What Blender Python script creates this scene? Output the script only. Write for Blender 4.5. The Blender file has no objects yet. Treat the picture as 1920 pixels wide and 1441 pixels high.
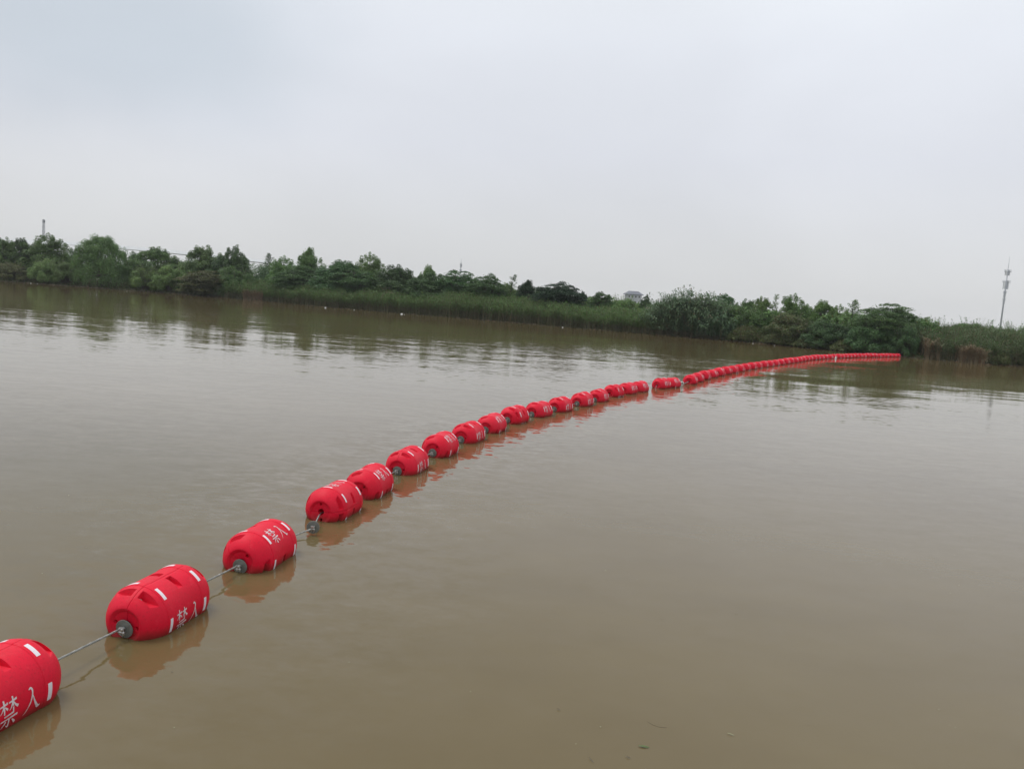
import bpy, bmesh, math, random
import numpy as np
from mathutils import Vector, Matrix, Euler

R = math.radians
scene = bpy.context.scene
col = scene.collection

# ------------------------------------------------------------------ camera
CAM_H = 2.82
PITCH = R(5.83)
ROLL = math.atan(0.072)
cam_d = bpy.data.cameras.new('camera')
cam_d.sensor_fit = 'HORIZONTAL'
cam_d.sensor_width = 36.0
cam_d.lens = 36.0 * 1500.0 / 1920.0
cam_d.clip_start = 0.05
cam_d.clip_end = 6000
cam = bpy.data.objects.new('camera', cam_d)
col.objects.link(cam)
fw = Vector((0, math.cos(PITCH), -math.sin(PITCH)))
up0 = Vector((0, math.sin(PITCH), math.cos(PITCH)))
x0 = Vector((1, 0, 0))
rt = math.cos(ROLL) * x0 + math.sin(ROLL) * up0
up = -math.sin(ROLL) * x0 + math.cos(ROLL) * up0
M = Matrix((rt, up, -fw)).transposed().to_4x4()
M.translation = Vector((0, 0, CAM_H))
cam.matrix_world = M
scene.camera = cam

# ------------------------------------------------------------------ sky: bright overcast
SUN_EL, SUN_AZ = R(62), R(-65)
world = bpy.data.worlds.new('World')
scene.world = world
world.use_nodes = True
nt = world.node_tree
for n in list(nt.nodes):
    nt.nodes.remove(n)
def N(t, typ, **kw):
    n = t.nodes.new(typ)
    for k, v in kw.items():
        setattr(n, k, v)
    return n
wout = N(nt, 'ShaderNodeOutputWorld')
bg = N(nt, 'ShaderNodeBackground')
bg.inputs['Strength'].default_value = 0.1
sky = N(nt, 'ShaderNodeTexSky', sky_type='NISHITA')
sky.sun_disc = False
sky.sun_elevation = SUN_EL
sky.sun_rotation = SUN_AZ
tc = N(nt, 'ShaderNodeTexCoord')
sep = N(nt, 'ShaderNodeSeparateXYZ')
nt.links.new(tc.outputs['Generated'], sep.inputs[0])
ramp = N(nt, 'ShaderNodeValToRGB')          # cloud deck brightness by elevation (z = sin of elevation)
nt.links.new(sep.outputs['Z'], ramp.inputs['Fac'])
cr = ramp.color_ramp
cr.elements[0].position = 0.0; cr.elements[0].color = (.590, .592, .590, 1)
cr.elements[1].position = 1.0; cr.elements[1].color = (.78, .80, .82, 1)
for p, c in ((.08, (.590, .598, .612)), (.18, (.598, .616, .662)), (.30, (.625, .650, .698)), (.45, (.66, .69, .715))):
    e = cr.elements.new(p); e.color = (*c, 1)
mp = N(nt, 'ShaderNodeMapping')
mp.inputs['Scale'].default_value = (1.0, 1.0, 2.2)
nt.links.new(tc.outputs['Generated'], mp.inputs['Vector'])
nz = N(nt, 'ShaderNodeTexNoise')
nz.inputs['Scale'].default_value = 2.3
nz.inputs['Detail'].default_value = 3.5
nz.inputs['Roughness'].default_value = 0.45
nz.inputs['Distortion'].default_value = 0.3
nt.links.new(mp.outputs[0], nz.inputs['Vector'])
mr = N(nt, 'ShaderNodeMapRange')
mr.inputs['From Min'].default_value = .3; mr.inputs['From Max'].default_value = .7
mr.inputs['To Min'].default_value = .95; mr.inputs['To Max'].default_value = 1.06
nt.links.new(nz.outputs['Fac'], mr.inputs['Value'])
# one thicker, blue-grey cloud low over the left bank
dist = N(nt, 'ShaderNodeVectorMath', operation='DISTANCE')
mp2 = N(nt, 'ShaderNodeMapping')
mp2.inputs['Scale'].default_value = (1.0, 1.0, 1.8)
nz2 = N(nt, 'ShaderNodeTexNoise'); nz2.inputs['Scale'].default_value = 3.5; nz2.inputs['Detail'].default_value = 3
nt.links.new(tc.outputs['Generated'], nz2.inputs['Vector'])
add2 = N(nt, 'ShaderNodeMixRGB', blend_type='ADD'); add2.inputs['Fac'].default_value = .16
nt.links.new(tc.outputs['Generated'], add2.inputs[1]); nt.links.new(nz2.outputs['Color'], add2.inputs[2])
nt.links.new(add2.outputs[0], mp2.inputs['Vector'])
nt.links.new(mp2.outputs[0], dist.inputs[0])
CLOUD_DIR = Vector((-.44, .86, .25))
dist.inputs[1].default_value = ((CLOUD_DIR.x + .08), (CLOUD_DIR.y + .08), (CLOUD_DIR.z + .08) * 1.8)
mc = N(nt, 'ShaderNodeMapRange', interpolation_type='SMOOTHERSTEP')
mc.inputs['From Min'].default_value = .04; mc.inputs['From Max'].default_value = .32
mc.inputs['To Min'].default_value = .95; mc.inputs['To Max'].default_value = 0.0
nt.links.new(dist.outputs['Value'], mc.inputs['Value'])
cm = N(nt, 'ShaderNodeMixRGB', blend_type='MULTIPLY')
cm.inputs[2].default_value = (.80, .845, .865, 1)
nt.links.new(mc.outputs[0], cm.inputs['Fac'])
sc = N(nt, 'ShaderNodeVectorMath', operation='SCALE')
nt.links.new(ramp.outputs['Color'], sc.inputs[0]); nt.links.new(mr.outputs[0], sc.inputs['Scale'])
# and a thinner, lighter part of the deck up to the right
dist3 = N(nt, 'ShaderNodeVectorMath', operation='DISTANCE'); dist3.inputs[1].default_value = (.56, .70, .55)
nt.links.new(add2.outputs[0], dist3.inputs[0])
mc3 = N(nt, 'ShaderNodeMapRange', interpolation_type='SMOOTHERSTEP')
mc3.inputs['From Min'].default_value = .05; mc3.inputs['From Max'].default_value = .62; mc3.inputs['To Min'].default_value = 1.13; mc3.inputs['To Max'].default_value = 1.0
nt.links.new(dist3.outputs['Value'], mc3.inputs['Value'])
sc3 = N(nt, 'ShaderNodeVectorMath', operation='SCALE')
nt.links.new(sc.outputs[0], sc3.inputs[0]); nt.links.new(mc3.outputs[0], sc3.inputs['Scale'])
nt.links.new(sc3.outputs[0], cm.inputs[1])
sc10 = N(nt, 'ShaderNodeVectorMath', operation='SCALE'); sc10.inputs['Scale'].default_value = 12.5
nt.links.new(cm.outputs[0], sc10.inputs[0])
mx = N(nt, 'ShaderNodeMixRGB'); mx.inputs['Fac'].default_value = .96   # a little of the clear sky shines through the deck
nt.links.new(sky.outputs[0], mx.inputs[1]); nt.links.new(sc10.outputs[0], mx.inputs[2])
nt.links.new(mx.outputs[0], bg.inputs['Color'])
nt.links.new(bg.outputs[0], wout.inputs['Surface'])

sun_d = bpy.data.lights.new('sun', 'SUN')
sun_d.energy = 1.5
sun_d.angle = R(22)
sun_d.color = (1.0, .97, .93)
sun = bpy.data.objects.new('sun', sun_d)
sdir = Vector((math.sin(SUN_AZ) * math.cos(SUN_EL), math.cos(SUN_AZ) * math.cos(SUN_EL), math.sin(SUN_EL)))
sun.rotation_euler = (-sdir).to_track_quat('-Z', 'Y').to_euler()
col.objects.link(sun)

scene.view_settings.view_transform = 'Standard'
scene.view_settings.look = 'None'
scene.view_settings.exposure = 0.0
scene.view_settings.gamma = 1.0
scene.view_settings.use_curve_mapping = False

# ------------------------------------------------------------------ helpers
def tag(o, label=None, cat=None, group=None, kind=None):
    if label: o['label'] = label
    if cat: o['category'] = cat
    if group: o['group'] = group
    if kind: o['kind'] = kind
    return o
def link(name, me, parent=None, mat=None):
    o = bpy.data.objects.new(name, me)
    col.objects.link(o)
    if parent is not None: o.parent = parent
    if mat is not None and me is not None and not me.materials:
        me.materials.append(mat)
    return o
def empty(name, loc=(0, 0, 0), rz=0):
    o = bpy.data.objects.new(name, None)
    o.empty_display_size = .2
    o.location = loc; o.rotation_euler = (0, 0, rz)
    col.objects.link(o)
    return o
def quads_mesh(name, V, mats=None, mi=None, smooth=False):
    """V: (n,4,3) array of separate quads"""
    n = len(V)
    me = bpy.data.meshes.new(name)
    me.vertices.add(n * 4); me.loops.add(n * 4); me.polygons.add(n)
    me.vertices.foreach_set('co', np.ascontiguousarray(V, dtype=np.float32).reshape(-1))
    me.loops.foreach_set('vertex_index', np.arange(n * 4, dtype=np.int32))
    me.polygons.foreach_set('loop_start', np.arange(0, n * 4, 4, dtype=np.int32))
    if mats:
        for m in mats: me.materials.append(m)
    if mi is not None:
        me.polygons.foreach_set('material_index', np.asarray(mi, dtype=np.int32))
    me.update(calc_edges=True)
    return me
def mesh_py(name, v, f, mat=None, smooth=False):
    me = bpy.data.meshes.new(name)
    me.from_pydata([tuple(p) for p in v], [], f)
    if mat: me.materials.append(mat)
    if smooth:
        me.polygons.foreach_set('use_smooth', [True] * len(me.polygons))
    me.update()
    return me
class MB:
    def __init__(s): s.v = []; s.f = []
    def box(s, x0, x1, y0, y1, z0, z1, T=None):
        b = len(s.v)
        p = [Vector((x, y, z)) for z in (z0, z1) for y in (y0, y1) for x in (x0, x1)]
        if T is not None: p = [T @ q for q in p]
        s.v += p
        s.f += [tuple(b + i for i in q) for q in ((0, 2, 3, 1), (4, 5, 7, 6), (0, 1, 5, 4), (2, 6, 7, 3), (0, 4, 6, 2), (1, 3, 7, 5))]
        return s
    def tube(s, pts, rads, n=8, cap=True):
        pts = [Vector(p) for p in pts]
        if not hasattr(rads, '__len__'): rads = [rads] * len(pts)
        b = len(s.v)
        prev = None
        for i, p in enumerate(pts):
            d = (pts[min(i + 1, len(pts) - 1)] - pts[max(i - 1, 0)]).normalized()
            if prev is None:
                a = d.orthogonal().normalized()
            else:
                a = (prev - d * prev.dot(d)).normalized()
            prev = a
            c = d.cross(a)
            for k in range(n):
                t = 2 * math.pi * k / n
                s.v.append(p + (a * math.cos(t) + c * math.sin(t)) * rads[i])
        for i in range(len(pts) - 1):
            for k in range(n):
                k2 = (k + 1) % n
                s.f.append((b + i * n + k, b + i * n + k2, b + (i + 1) * n + k2, b + (i + 1) * n + k))
        if cap:
            s.f.append(tuple(b + k for k in reversed(range(n))))
            s.f.append(tuple(b + (len(pts) - 1) * n + k for k in range(n)))
        return s
    def mesh(s, name, mat=None, smooth=False):
        return mesh_py(name, s.v, s.f, mat, smooth)
    def build(s, name, mat, parent=None, smooth=False):
        return link(name, s.mesh(name, mat, smooth), parent)

# ------------------------------------------------------------------ materials
def new_mat(name):
    m = bpy.data.materials.new(name); m.use_nodes = True
    t = m.node_tree
    for n in list(t.nodes): t.nodes.remove(n)
    out = N(t, 'ShaderNodeOutputMaterial'); b = N(t, 'ShaderNodeBsdfPrincipled')
    t.links.new(b.outputs[0], out.inputs['Surface'])
    return m, t, b, out
def noise(t, scale, detail=3, rough=.5, vec=None, coord='Object'):
    n = N(t, 'ShaderNodeTexNoise')
    n.inputs['Scale'].default_value = scale; n.inputs['Detail'].default_value = detail; n.inputs['Roughness'].default_value = rough
    if vec is None:
        c = N(t, 'ShaderNodeTexCoord'); vec = c.outputs[coord]
    t.links.new(vec, n.inputs['Vector'])
    return n
def plain(name, c1, c2, scale=3., rough=.6, metal=0., bump=0., bscale=None, coord='Object', lo=.35, hi=.65):
    m, t, b, out = new_mat(name)
    n = noise(t, scale, 5, .6, coord=coord)
    r = N(t, 'ShaderNodeMapRange'); r.inputs['From Min'].default_value = lo; r.inputs['From Max'].default_value = hi
    t.links.new(n.outputs['Fac'], r.inputs['Value'])
    x = N(t, 'ShaderNodeMixRGB'); x.inputs[1].default_value = (*c1, 1); x.inputs[2].default_value = (*c2, 1)
    t.links.new(r.outputs[0], x.inputs['Fac']); t.links.new(x.outputs[0], b.inputs['Base Color'])
    b.inputs['Roughness'].default_value = rough; b.inputs['Metallic'].default_value = metal
    if bump:
        bn = noise(t, bscale or scale * 8, 4, .6, coord=coord)
        bp = N(t, 'ShaderNodeBump'); bp.inputs['Strength'].default_value = 1; bp.inputs['Distance'].default_value = bump
        t.links.new(bn.outputs['Fac'], bp.inputs['Height']); t.links.new(bp.outputs[0], b.inputs['Normal'])
    return m
def leaf_mat(name, dark, light, yellow=None, yfrac=.0, trans=.3, objvar=.22):
    """leaf colour differs from leaf to leaf and a little from plant to plant"""
    m, t, b, out = new_mat(name)
    g = N(t, 'ShaderNodeNewGeometry')
    oi = N(t, 'ShaderNodeObjectInfo')
    x = N(t, 'ShaderNodeMixRGB'); x.inputs[1].default_value = (*dark, 1); x.inputs[2].default_value = (*light, 1)
    # clump-wise variation (light and dark of the clumps painted into the leaf colour) plus leaf-wise variation
    nz = noise(t, .9, 3, .6)
    a = N(t, 'ShaderNodeMath', operation='MULTIPLY'); a.inputs[1].default_value = .45
    t.links.new(g.outputs['Random Per Island'], a.inputs[0])
    mrn = N(t, 'ShaderNodeMapRange'); mrn.inputs['From Min'].default_value = .35; mrn.inputs['From Max'].default_value = .68
    mrn.inputs['To Max'].default_value = .6
    t.links.new(nz.outputs['Fac'], mrn.inputs['Value'])
    ad = N(t, 'ShaderNodeMath', operation='ADD', use_clamp=True)
    t.links.new(a.outputs[0], ad.inputs[0]); t.links.new(mrn.outputs[0], ad.inputs[1])
    t.links.new(ad.outputs[0], x.inputs['Fac'])
    last = x.outputs[0]
    if yellow:
        gt = N(t, 'ShaderNodeMath', operation='LESS_THAN'); gt.inputs[1].default_value = yfrac
        wn = N(t, 'ShaderNodeTexWhiteNoise', noise_dimensions='1D')
        t.links.new(g.outputs['Random Per Island'], wn.inputs['W']); t.links.new(wn.outputs['Value'], gt.inputs[0])
        y = N(t, 'ShaderNodeMixRGB'); y.inputs[2].default_value = (*yellow, 1)
        t.links.new(gt.outputs[0], y.inputs['Fac']); t.links.new(last, y.inputs[1]); last = y.outputs[0]
    h = N(t, 'ShaderNodeHueSaturation')
    m1 = N(t, 'ShaderNodeMapRange'); m1.inputs['To Min'].default_value = .485; m1.inputs['To Max'].default_value = .512
    m2 = N(t, 'ShaderNodeMapRange'); m2.inputs['To Min'].default_value = 1 - objvar; m2.inputs['To Max'].default_value = 1 + objvar
    t.links.new(oi.outputs['Random'], m1.inputs['Value'])
    wn2 = N(t, 'ShaderNodeTexWhiteNoise', noise_dimensions='1D'); t.links.new(oi.outputs['Random'], wn2.inputs['W'])
    t.links.new(wn2.outputs['Value'], m2.inputs['Value'])
    t.links.new(m1.outputs[0], h.inputs['Hue']); t.links.new(m2.outputs[0], h.inputs['Value'])
    t.links.new(last, h.inputs['Color'])
    t.links.new(h.outputs[0], b.inputs['Base Color'])
    b.inputs['Roughness'].default_value = .55
    b.inputs['Specular IOR Level'].default_value = .3
    if trans:
        tr = N(t, 'ShaderNodeBsdfTranslucent'); ms = N(t, 'ShaderNodeMixShader'); ms.inputs['Fac'].default_value = trans
        t.links.new(h.outputs[0], tr.inputs['Color'])
        t.links.new(b.outputs[0], ms.inputs[1]); t.links.new(tr.outputs[0], ms.inputs[2])
        t.links.new(ms.outputs[0], out.inputs['Surface'])
    return m
M_leaf_mid = leaf_mat('leaf_mid', (0.053, 0.113, 0.032), (0.181, 0.295, 0.087), (.14, .15, .05), .05)
M_leaf_pale = leaf_mat('leaf_pale', (0.076, 0.146, 0.042), (0.210, 0.315, 0.105), (.17, .18, .07), .05)
M_leaf_dark = leaf_mat('leaf_dark', (0.035, 0.084, 0.033), (0.126, 0.221, 0.079), (.07, .10, .04), .03)
M_leaf_black = leaf_mat('leaf_blackish', (0.011, 0.029, 0.014), (0.038, 0.079, 0.036))
M_leaf_willow = leaf_mat('leaf_willow', (0.050, 0.115, 0.035), (0.176, 0.295, 0.091), (.13, .15, .06), .03)
M_leaf_scrub = leaf_mat('leaf_scrub', (0.042, 0.076, 0.028), (0.152, 0.189, 0.069), (.15, .12, .06), .18)
M_leaf_brown = leaf_mat('leaf_brownish', (.050, .075, .028), (.150, .175, .066), (.20, .16, .09), .10)
M_leaf_arundo = leaf_mat('leaf_giant_reed', (0.063, 0.121, 0.058), (0.163, 0.247, 0.131), (.20, .18, .10), .05, objvar=.08)
M_leaf_reed = leaf_mat('leaf_reed', (0.065, 0.135, 0.033), (0.165, 0.265, 0.077), (.18, .15, .07), .10, objvar=.02)
M_leaf_reed_dull = leaf_mat('leaf_reed_dull', (.050, .098, .034), (.130, .195, .075), (.16, .13, .07), .10, objvar=.02)
M_stalk = leaf_mat('reed_stalk', (.068, .074, .038), (.145, .142, .078), (.16, .12, .07), .2, trans=.1, objvar=.02)
M_dry = leaf_mat('dry_reed', (.19, .150, .095), (.36, .29, .19), (.22, .13, .07), .2, trans=.15, objvar=.05)
M_bark = plain('bark', (.05, .042, .033), (.11, .095, .075), 6, .9, bump=.01)
M_mud = plain('mud', (.07, .058, .04), (.13, .105, .07), .8, .8, bump=.02, bscale=5)
M_grassy = plain('grassy_earth', (.045, .065, .025), (.09, .095, .045), .3, .9, bump=.03, bscale=4)
M_white = plain('white_paint', (.82, .83, .84), (.88, .88, .88), .2, .6)
M_conc = plain('concrete', (.30, .30, .30), (.38, .38, .37), .3, .8)
M_tower = plain('galvanised_mast', (.40, .42, .46), (.50, .51, .54), .3, .6, .2)
M_mast_dark = plain('weathered_mast', (.20, .21, .25), (.28, .29, .33), .3, .6, .2)
M_roof = plain('grey_roof', (.13, .14, .17), (.19, .20, .23), .3, .8)
M_wall = plain('pale_wall', (.42, .43, .46), (.52, .52, .54), .2, .8)
M_glass = plain('dark_glass', (.03, .035, .04), (.05, .055, .06), .5, .1)
M_steel = plain('steel', (.30, .31, .30), (.46, .47, .46), 30, .42, .85, bump=.0004, bscale=180)
M_plate = plain('plate_steel', (.13, .14, .125), (.22, .23, .21), 14, .6, .2, bump=.0006, bscale=90)
M_shiny = plain('zinc', (.55, .55, .55), (.75, .75, .75), 20, .3, .9)
M_foam = plain('foam_white', (.68, .68, .66), (.82, .82, .80), 8, .7)
M_drift = plain('driftwood', (.09, .075, .05), (.24, .20, .14), 2, .9)
M_greenleaf = plain('fallen_leaf', (.06, .10, .02), (.11, .15, .04), 20, .5)
M_strawleaf = plain('straw_leaf', (.25, .25, .13), (.34, .33, .2), 20, .5)

# red rotomoulded plastic: chalky sun-bleached patches, scuffs, grime near the water
def red_mat():
    m, t, b, out = new_mat('red_plastic')
    c = N(t, 'ShaderNodeTexCoord'); oi = N(t, 'ShaderNodeObjectInfo')
    ad = N(t, 'ShaderNodeVectorMath', operation='ADD')
    sc_ = N(t, 'ShaderNodeMath', operation='MULTIPLY'); sc_.inputs[1].default_value = 37.
    t.links.new(oi.outputs['Random'], sc_.inputs[0])
    t.links.new(c.outputs['Object'], ad.inputs[0]); t.links.new(sc_.outputs[0], ad.inputs[1])
    n1 = noise(t, 5, 5, .65, ad.outputs[0]); n2 = noise(t, 55, 4, .7, ad.outputs[0]); n3 = noise(t, 16, 6, .7, ad.outputs[0])
    x = N(t, 'ShaderNodeMixRGB'); x.inputs[1].default_value = (.62, .002, .018, 1); x.inputs[2].default_value = (.80, .006, .040, 1)
    t.links.new(n1.outputs['Fac'], x.inputs['Fac'])
    r = N(t, 'ShaderNodeMapRange'); r.inputs['From Min'].default_value = .56; r.inputs['From Max'].default_value = .78; r.inputs['To Max'].default_value = .26
    t.links.new(n3.outputs['Fac'], r.inputs['Value'])
    y = N(t, 'ShaderNodeMixRGB'); y.inputs[2].default_value = (.80, .12, .13, 1)
    t.links.new(r.outputs[0], y.inputs['Fac']); t.links.new(x.outputs[0], y.inputs[1])
    sp = N(t, 'ShaderNodeMapRange'); sp.inputs['From Min'].default_value = .52; sp.inputs['From Max'].default_value = .70; sp.inputs['To Max'].default_value = .55
    t.links.new(n2.outputs['Fac'], sp.inputs['Value'])
    z = N(t, 'ShaderNodeMixRGB'); z.inputs[2].default_value = (.45, .01, .02, 1)
    t.links.new(sp.outputs[0], z.inputs['Fac']); t.links.new(y.outputs[0], z.inputs[1])
    # some shells are more sun-bleached than others
    fr = N(t, 'ShaderNodeMath', operation='MULTIPLY'); fr.inputs[1].default_value = .07
    t.links.new(oi.outputs['Random'], fr.inputs[0])
    fz = N(t, 'ShaderNodeMixRGB'); fz.inputs[2].default_value = (.86, .10, .14, 1)
    t.links.new(fr.outputs[0], fz.inputs['Fac']); t.links.new(z.outputs[0], fz.inputs[1]); z = fz
    # mud-stained wet band at the waterline
    g = N(t, 'ShaderNodeNewGeometry'); s = N(t, 'ShaderNodeSeparateXYZ'); t.links.new(g.outputs['Position'], s.inputs[0])
    wn = noise(t, 9, 3, .5, g.outputs['Position'])
    wm = N(t, 'ShaderNodeMath', operation='MULTIPLY_ADD'); wm.inputs[1].default_value = -.05; 
    t.links.new(wn.outputs['Fac'], wm.inputs[0]); t.links.new(s.outputs['Z'], wm.inputs[2])
    wb = N(t, 'ShaderNodeMapRange'); wb.inputs['From Min'].default_value = -.02; wb.inputs['From Max'].default_value = .065
    wb.inputs['To Min'].default_value = .75; wb.inputs['To Max'].default_value = 0
    t.links.new(wm.outputs[0], wb.inputs['Value'])
    q = N(t, 'ShaderNodeMixRGB'); q.inputs[2].default_value = (.16, .03, .02, 1)
    t.links.new(wb.outputs[0], q.inputs['Fac']); t.links.new(z.outputs[0], q.inputs[1])
    t.links.new(q.outputs[0], b.inputs['Base Color'])
    b.inputs['Roughness'].default_value = .55
    b.inputs['Specular IOR Level'].default_value = .22
    bp = N(t, 'ShaderNodeBump'); bp.inputs['Strength'].default_value = .6; bp.inputs['Distance'].default_value = .0025
    bn = noise(t, 45, 4, .6, ad.outputs[0]); t.links.new(bn.outputs['Fac'], bp.inputs['Height'])
    t.links.new(bp.outputs[0], b.inputs['Normal'])
    return m
M_red = red_mat()
def worn_white(name, under, amount, c1=(.66, .64, .65), c2=(.80, .79, .80), scale=60):
    m, t, b, out = new_mat(name)
    n1 = noise(t, scale, 4, .7); n2 = noise(t, 12, 3, .5)
    x = N(t, 'ShaderNodeMixRGB'); x.inputs[1].default_value = (*c1, 1); x.inputs[2].default_value = (*c2, 1)
    t.links.new(n2.outputs['Fac'], x.inputs['Fac'])
    r = N(t, 'ShaderNodeMapRange'); r.inputs['From Min'].default_value = .70 - amount; r.inputs['From Max'].default_value = .78 - amount; r.inputs['To Max'].default_value = .85
    t.links.new(n1.outputs['Fac'], r.inputs['Value'])
    y = N(t, 'ShaderNodeMixRGB'); y.inputs[2].default_value = (*under, 1)
    t.links.new(r.outputs[0], y.inputs['Fac']); t.links.new(x.outputs[0], y.inputs[1])
    t.links.new(y.outputs[0], b.inputs['Base Color']); b.inputs['Roughness'].default_value = .5
    return m
M_letter = worn_white('sprayed_white_paint', (.62, .05, .06), .14, (.62, .52, .54), (.78, .72, .73))
M_tape = worn_white('reflective_tape', (.45, .42, .46), .08, (.72, .66, .70), (.84, .80, .84), 35)

# muddy river water
def water_mat():
    m, t, b, out = new_mat('muddy_water')
    g = N(t, 'ShaderNodeNewGeometry')
    def mapped(sx, sy, rot=0.0, off=(0, 0, 0)):
        q = N(t, 'ShaderNodeMapping'); q.inputs['Scale'].default_value = (sx, sy, 1)
        q.inputs['Rotation'].default_value = (0, 0, rot); q.inputs['Location'].default_value = off
        t.links.new(g.outputs['Position'], q.inputs['Vector']); return q.outputs[0]
    n1 = noise(t, 1, 4, .55, mapped(.08, .14, .2)); n2 = noise(t, 1, 5, .6, mapped(.7, 1.1, .5))
    x = N(t, 'ShaderNodeMixRGB'); x.inputs[1].default_value = WATER_A; x.inputs[2].default_value = WATER_B
    mm = N(t, 'ShaderNodeMapRange'); mm.inputs['From Min'].default_value = .35; mm.inputs['From Max'].default_value = .65
    ml = N(t, 'ShaderNodeMath', operation='MULTIPLY_ADD'); ml.inputs[1].default_value = .35
    t.links.new(n2.outputs['Fac'], ml.inputs[0])
    m6 = N(t, 'ShaderNodeMath', operation='MULTIPLY'); m6.inputs[1].default_value = .65
    t.links.new(n1.outputs['Fac'], m6.inputs[0]); t.links.new(m6.outputs[0], ml.inputs[2])
    t.links.new(ml.outputs[0], mm.inputs['Value']); t.links.new(mm.outputs[0], x.inputs['Fac'])
    t.links.new(x.outputs[0], b.inputs['Base Color'])
    b.inputs['IOR'].default_value = 1.333
    b.inputs['Roughness'].default_value = .05
    # surface slopes: colour channels of noises are read as slopes, so far ripples keep their steepness
    def slopes(sx, sy, rot, ax, ay, detail=2, rough=.5, off=(0, 0, 0)):
        n = noise(t, 1, detail, rough, mapped(sx, sy, rot, off))
        v = N(t, 'ShaderNodeVectorMath', operation='SUBTRACT'); v.inputs[1].default_value = (.5, .5, .5)
        t.links.new(n.outputs['Color'], v.inputs[0])
        w = N(t, 'ShaderNodeVectorMath', operation='MULTIPLY'); w.inputs[1].default_value = (ax, ay, 0)
        t.links.new(v.outputs[0], w.inputs[0]); return w.outputs[0]
    def vadd(a, c):
        v = N(t, 'ShaderNodeVectorMath', operation='ADD'); t.links.new(a, v.inputs[0]); t.links.new(c, v.inputs[1]); return v.outputs[0]
    def vscale(a, f):
        v = N(t, 'ShaderNodeVectorMath', operation='SCALE'); t.links.new(a, v.inputs[0]); t.links.new(f, v.inputs['Scale']); return v.outputs[0]
    base = slopes(.9, 2.2, .12, .012, .024, 3, .55)                        # lazy undulation, everywhere
    fine = vadd(slopes(3.0, 5.0, .25, .09, .17, 2, .5, (2, 7, 0)), slopes(9, 15, -.3, .07, .11, 2, .5, (1, 3, 0)))   # little wavelets thrown off by the floats
    gust = noise(t, 1, 3, .55, mapped(.022, .05, -.15, (3.1, .7, 0)))      # patches where the breeze ruffles the surface
    gm = N(t, 'ShaderNodeMapRange'); gm.inputs['From Min'].default_value = .42; gm.inputs['From Max'].default_value = .66
    gm.inputs['To Min'].default_value = .12; gm.inputs['To Max'].default_value = 1.0
    t.links.new(gust.outputs['Fac'], gm.inputs['Value'])
    # the ruffled stretch lies in mid-stream; near the barrier's near end and along the banks it is calmer
    s = N(t, 'ShaderNodeSeparateXYZ'); t.links.new(g.outputs['Position'], s.inputs[0])
    m1 = N(t, 'ShaderNodeMapRange', interpolation_type='SMOOTHSTEP'); m1.inputs['From Min'].default_value = 8; m1.inputs['From Max'].default_value = 34
    m1.inputs['To Min'].default_value = .10; m1.inputs['To Max'].default_value = 1.0
    t.links.new(s.outputs['Y'], m1.inputs['Value'])
    m2 = N(t, 'ShaderNodeMapRange', interpolation_type='SMOOTHSTEP'); m2.inputs['From Min'].default_value = 50; m2.inputs['From Max'].default_value = 100
    m2.inputs['To Min'].default_value = 1.0; m2.inputs['To Max'].default_value = .16      # sheltered water under the far bank
    t.links.new(s.outputs['Y'], m2.inputs['Value'])
    m3 = N(t, 'ShaderNodeMapRange', interpolation_type='SMOOTHSTEP'); m3.inputs['From Min'].default_value = 9; m3.inputs['From Max'].default_value = 45
    m3.inputs['To Min'].default_value = 1.0; m3.inputs['To Max'].default_value = .12
    t.links.new(s.outputs['Y'], m3.inputs['Value'])
    g0 = N(t, 'ShaderNodeMath', operation='MULTIPLY'); t.links.new(m1.outputs[0], g0.inputs[0]); t.links.new(m2.outputs[0], g0.inputs[1])
    gg = N(t, 'ShaderNodeMath', operation='MULTIPLY'); t.links.new(gm.outputs[0], gg.inputs[0]); t.links.new(g0.outputs[0], gg.inputs[1])
    rip = vadd(slopes(1.0, 4.0, .10, .03, .14, 3, .6), slopes(4, 11, -.2, .04, .12, 2, .5, (5, 2, 0)))
    lon = slopes(.09, .55, .06, .0, .042, 2, .5, (9, 4, 0))
    # the wavelets die out a few metres away from the curved line of floats (x = -3.2 + .0096 y^2)
    yy = N(t, 'ShaderNodeMath', operation='MULTIPLY'); t.links.new(s.outputs['Y'], yy.inputs[0]); t.links.new(s.outputs['Y'], yy.inputs[1])
    fx_ = N(t, 'ShaderNodeMath', operation='MULTIPLY_ADD'); fx_.inputs[1].default_value = -.0096; fx_.inputs[2].default_value = 3.22; t.links.new(yy.outputs[0], fx_.inputs[0])
    dx_ = N(t, 'ShaderNodeMath', operation='ADD'); t.links.new(s.outputs['X'], dx_.inputs[0]); t.links.new(fx_.outputs[0], dx_.inputs[1])
    ab = N(t, 'ShaderNodeMath', operation='ABSOLUTE'); t.links.new(dx_.outputs[0], ab.inputs[0])
    m4 = N(t, 'ShaderNodeMapRange', interpolation_type='SMOOTHSTEP'); m4.inputs['From Min'].default_value = .8; m4.inputs['From Max'].default_value = 3.2
    m4.inputs['To Min'].default_value = 1.0; m4.inputs['To Max'].default_value = .22; t.links.new(ab.outputs[0], m4.inputs['Value'])
    m5 = N(t, 'ShaderNodeMath', operation='MULTIPLY'); t.links.new(m3.outputs[0], m5.inputs[0]); t.links.new(m4.outputs[0], m5.inputs[1]); m3 = m5
    tot = vadd(vadd(vadd(base, vscale(fine, m3.outputs[0])), vscale(rip, gg.outputs[0])), vscale(lon, g0.outputs[0]))
    up_ = N(t, 'ShaderNodeVectorMath', operation='ADD'); up_.inputs[1].default_value = (0, 0, 1); t.links.new(tot, up_.inputs[0])
    nn = N(t, 'ShaderNodeVectorMath', operation='NORMALIZE'); t.links.new(up_.outputs[0], nn.inputs[0])
    t.links.new(nn.outputs[0], b.inputs['Normal'])
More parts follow.
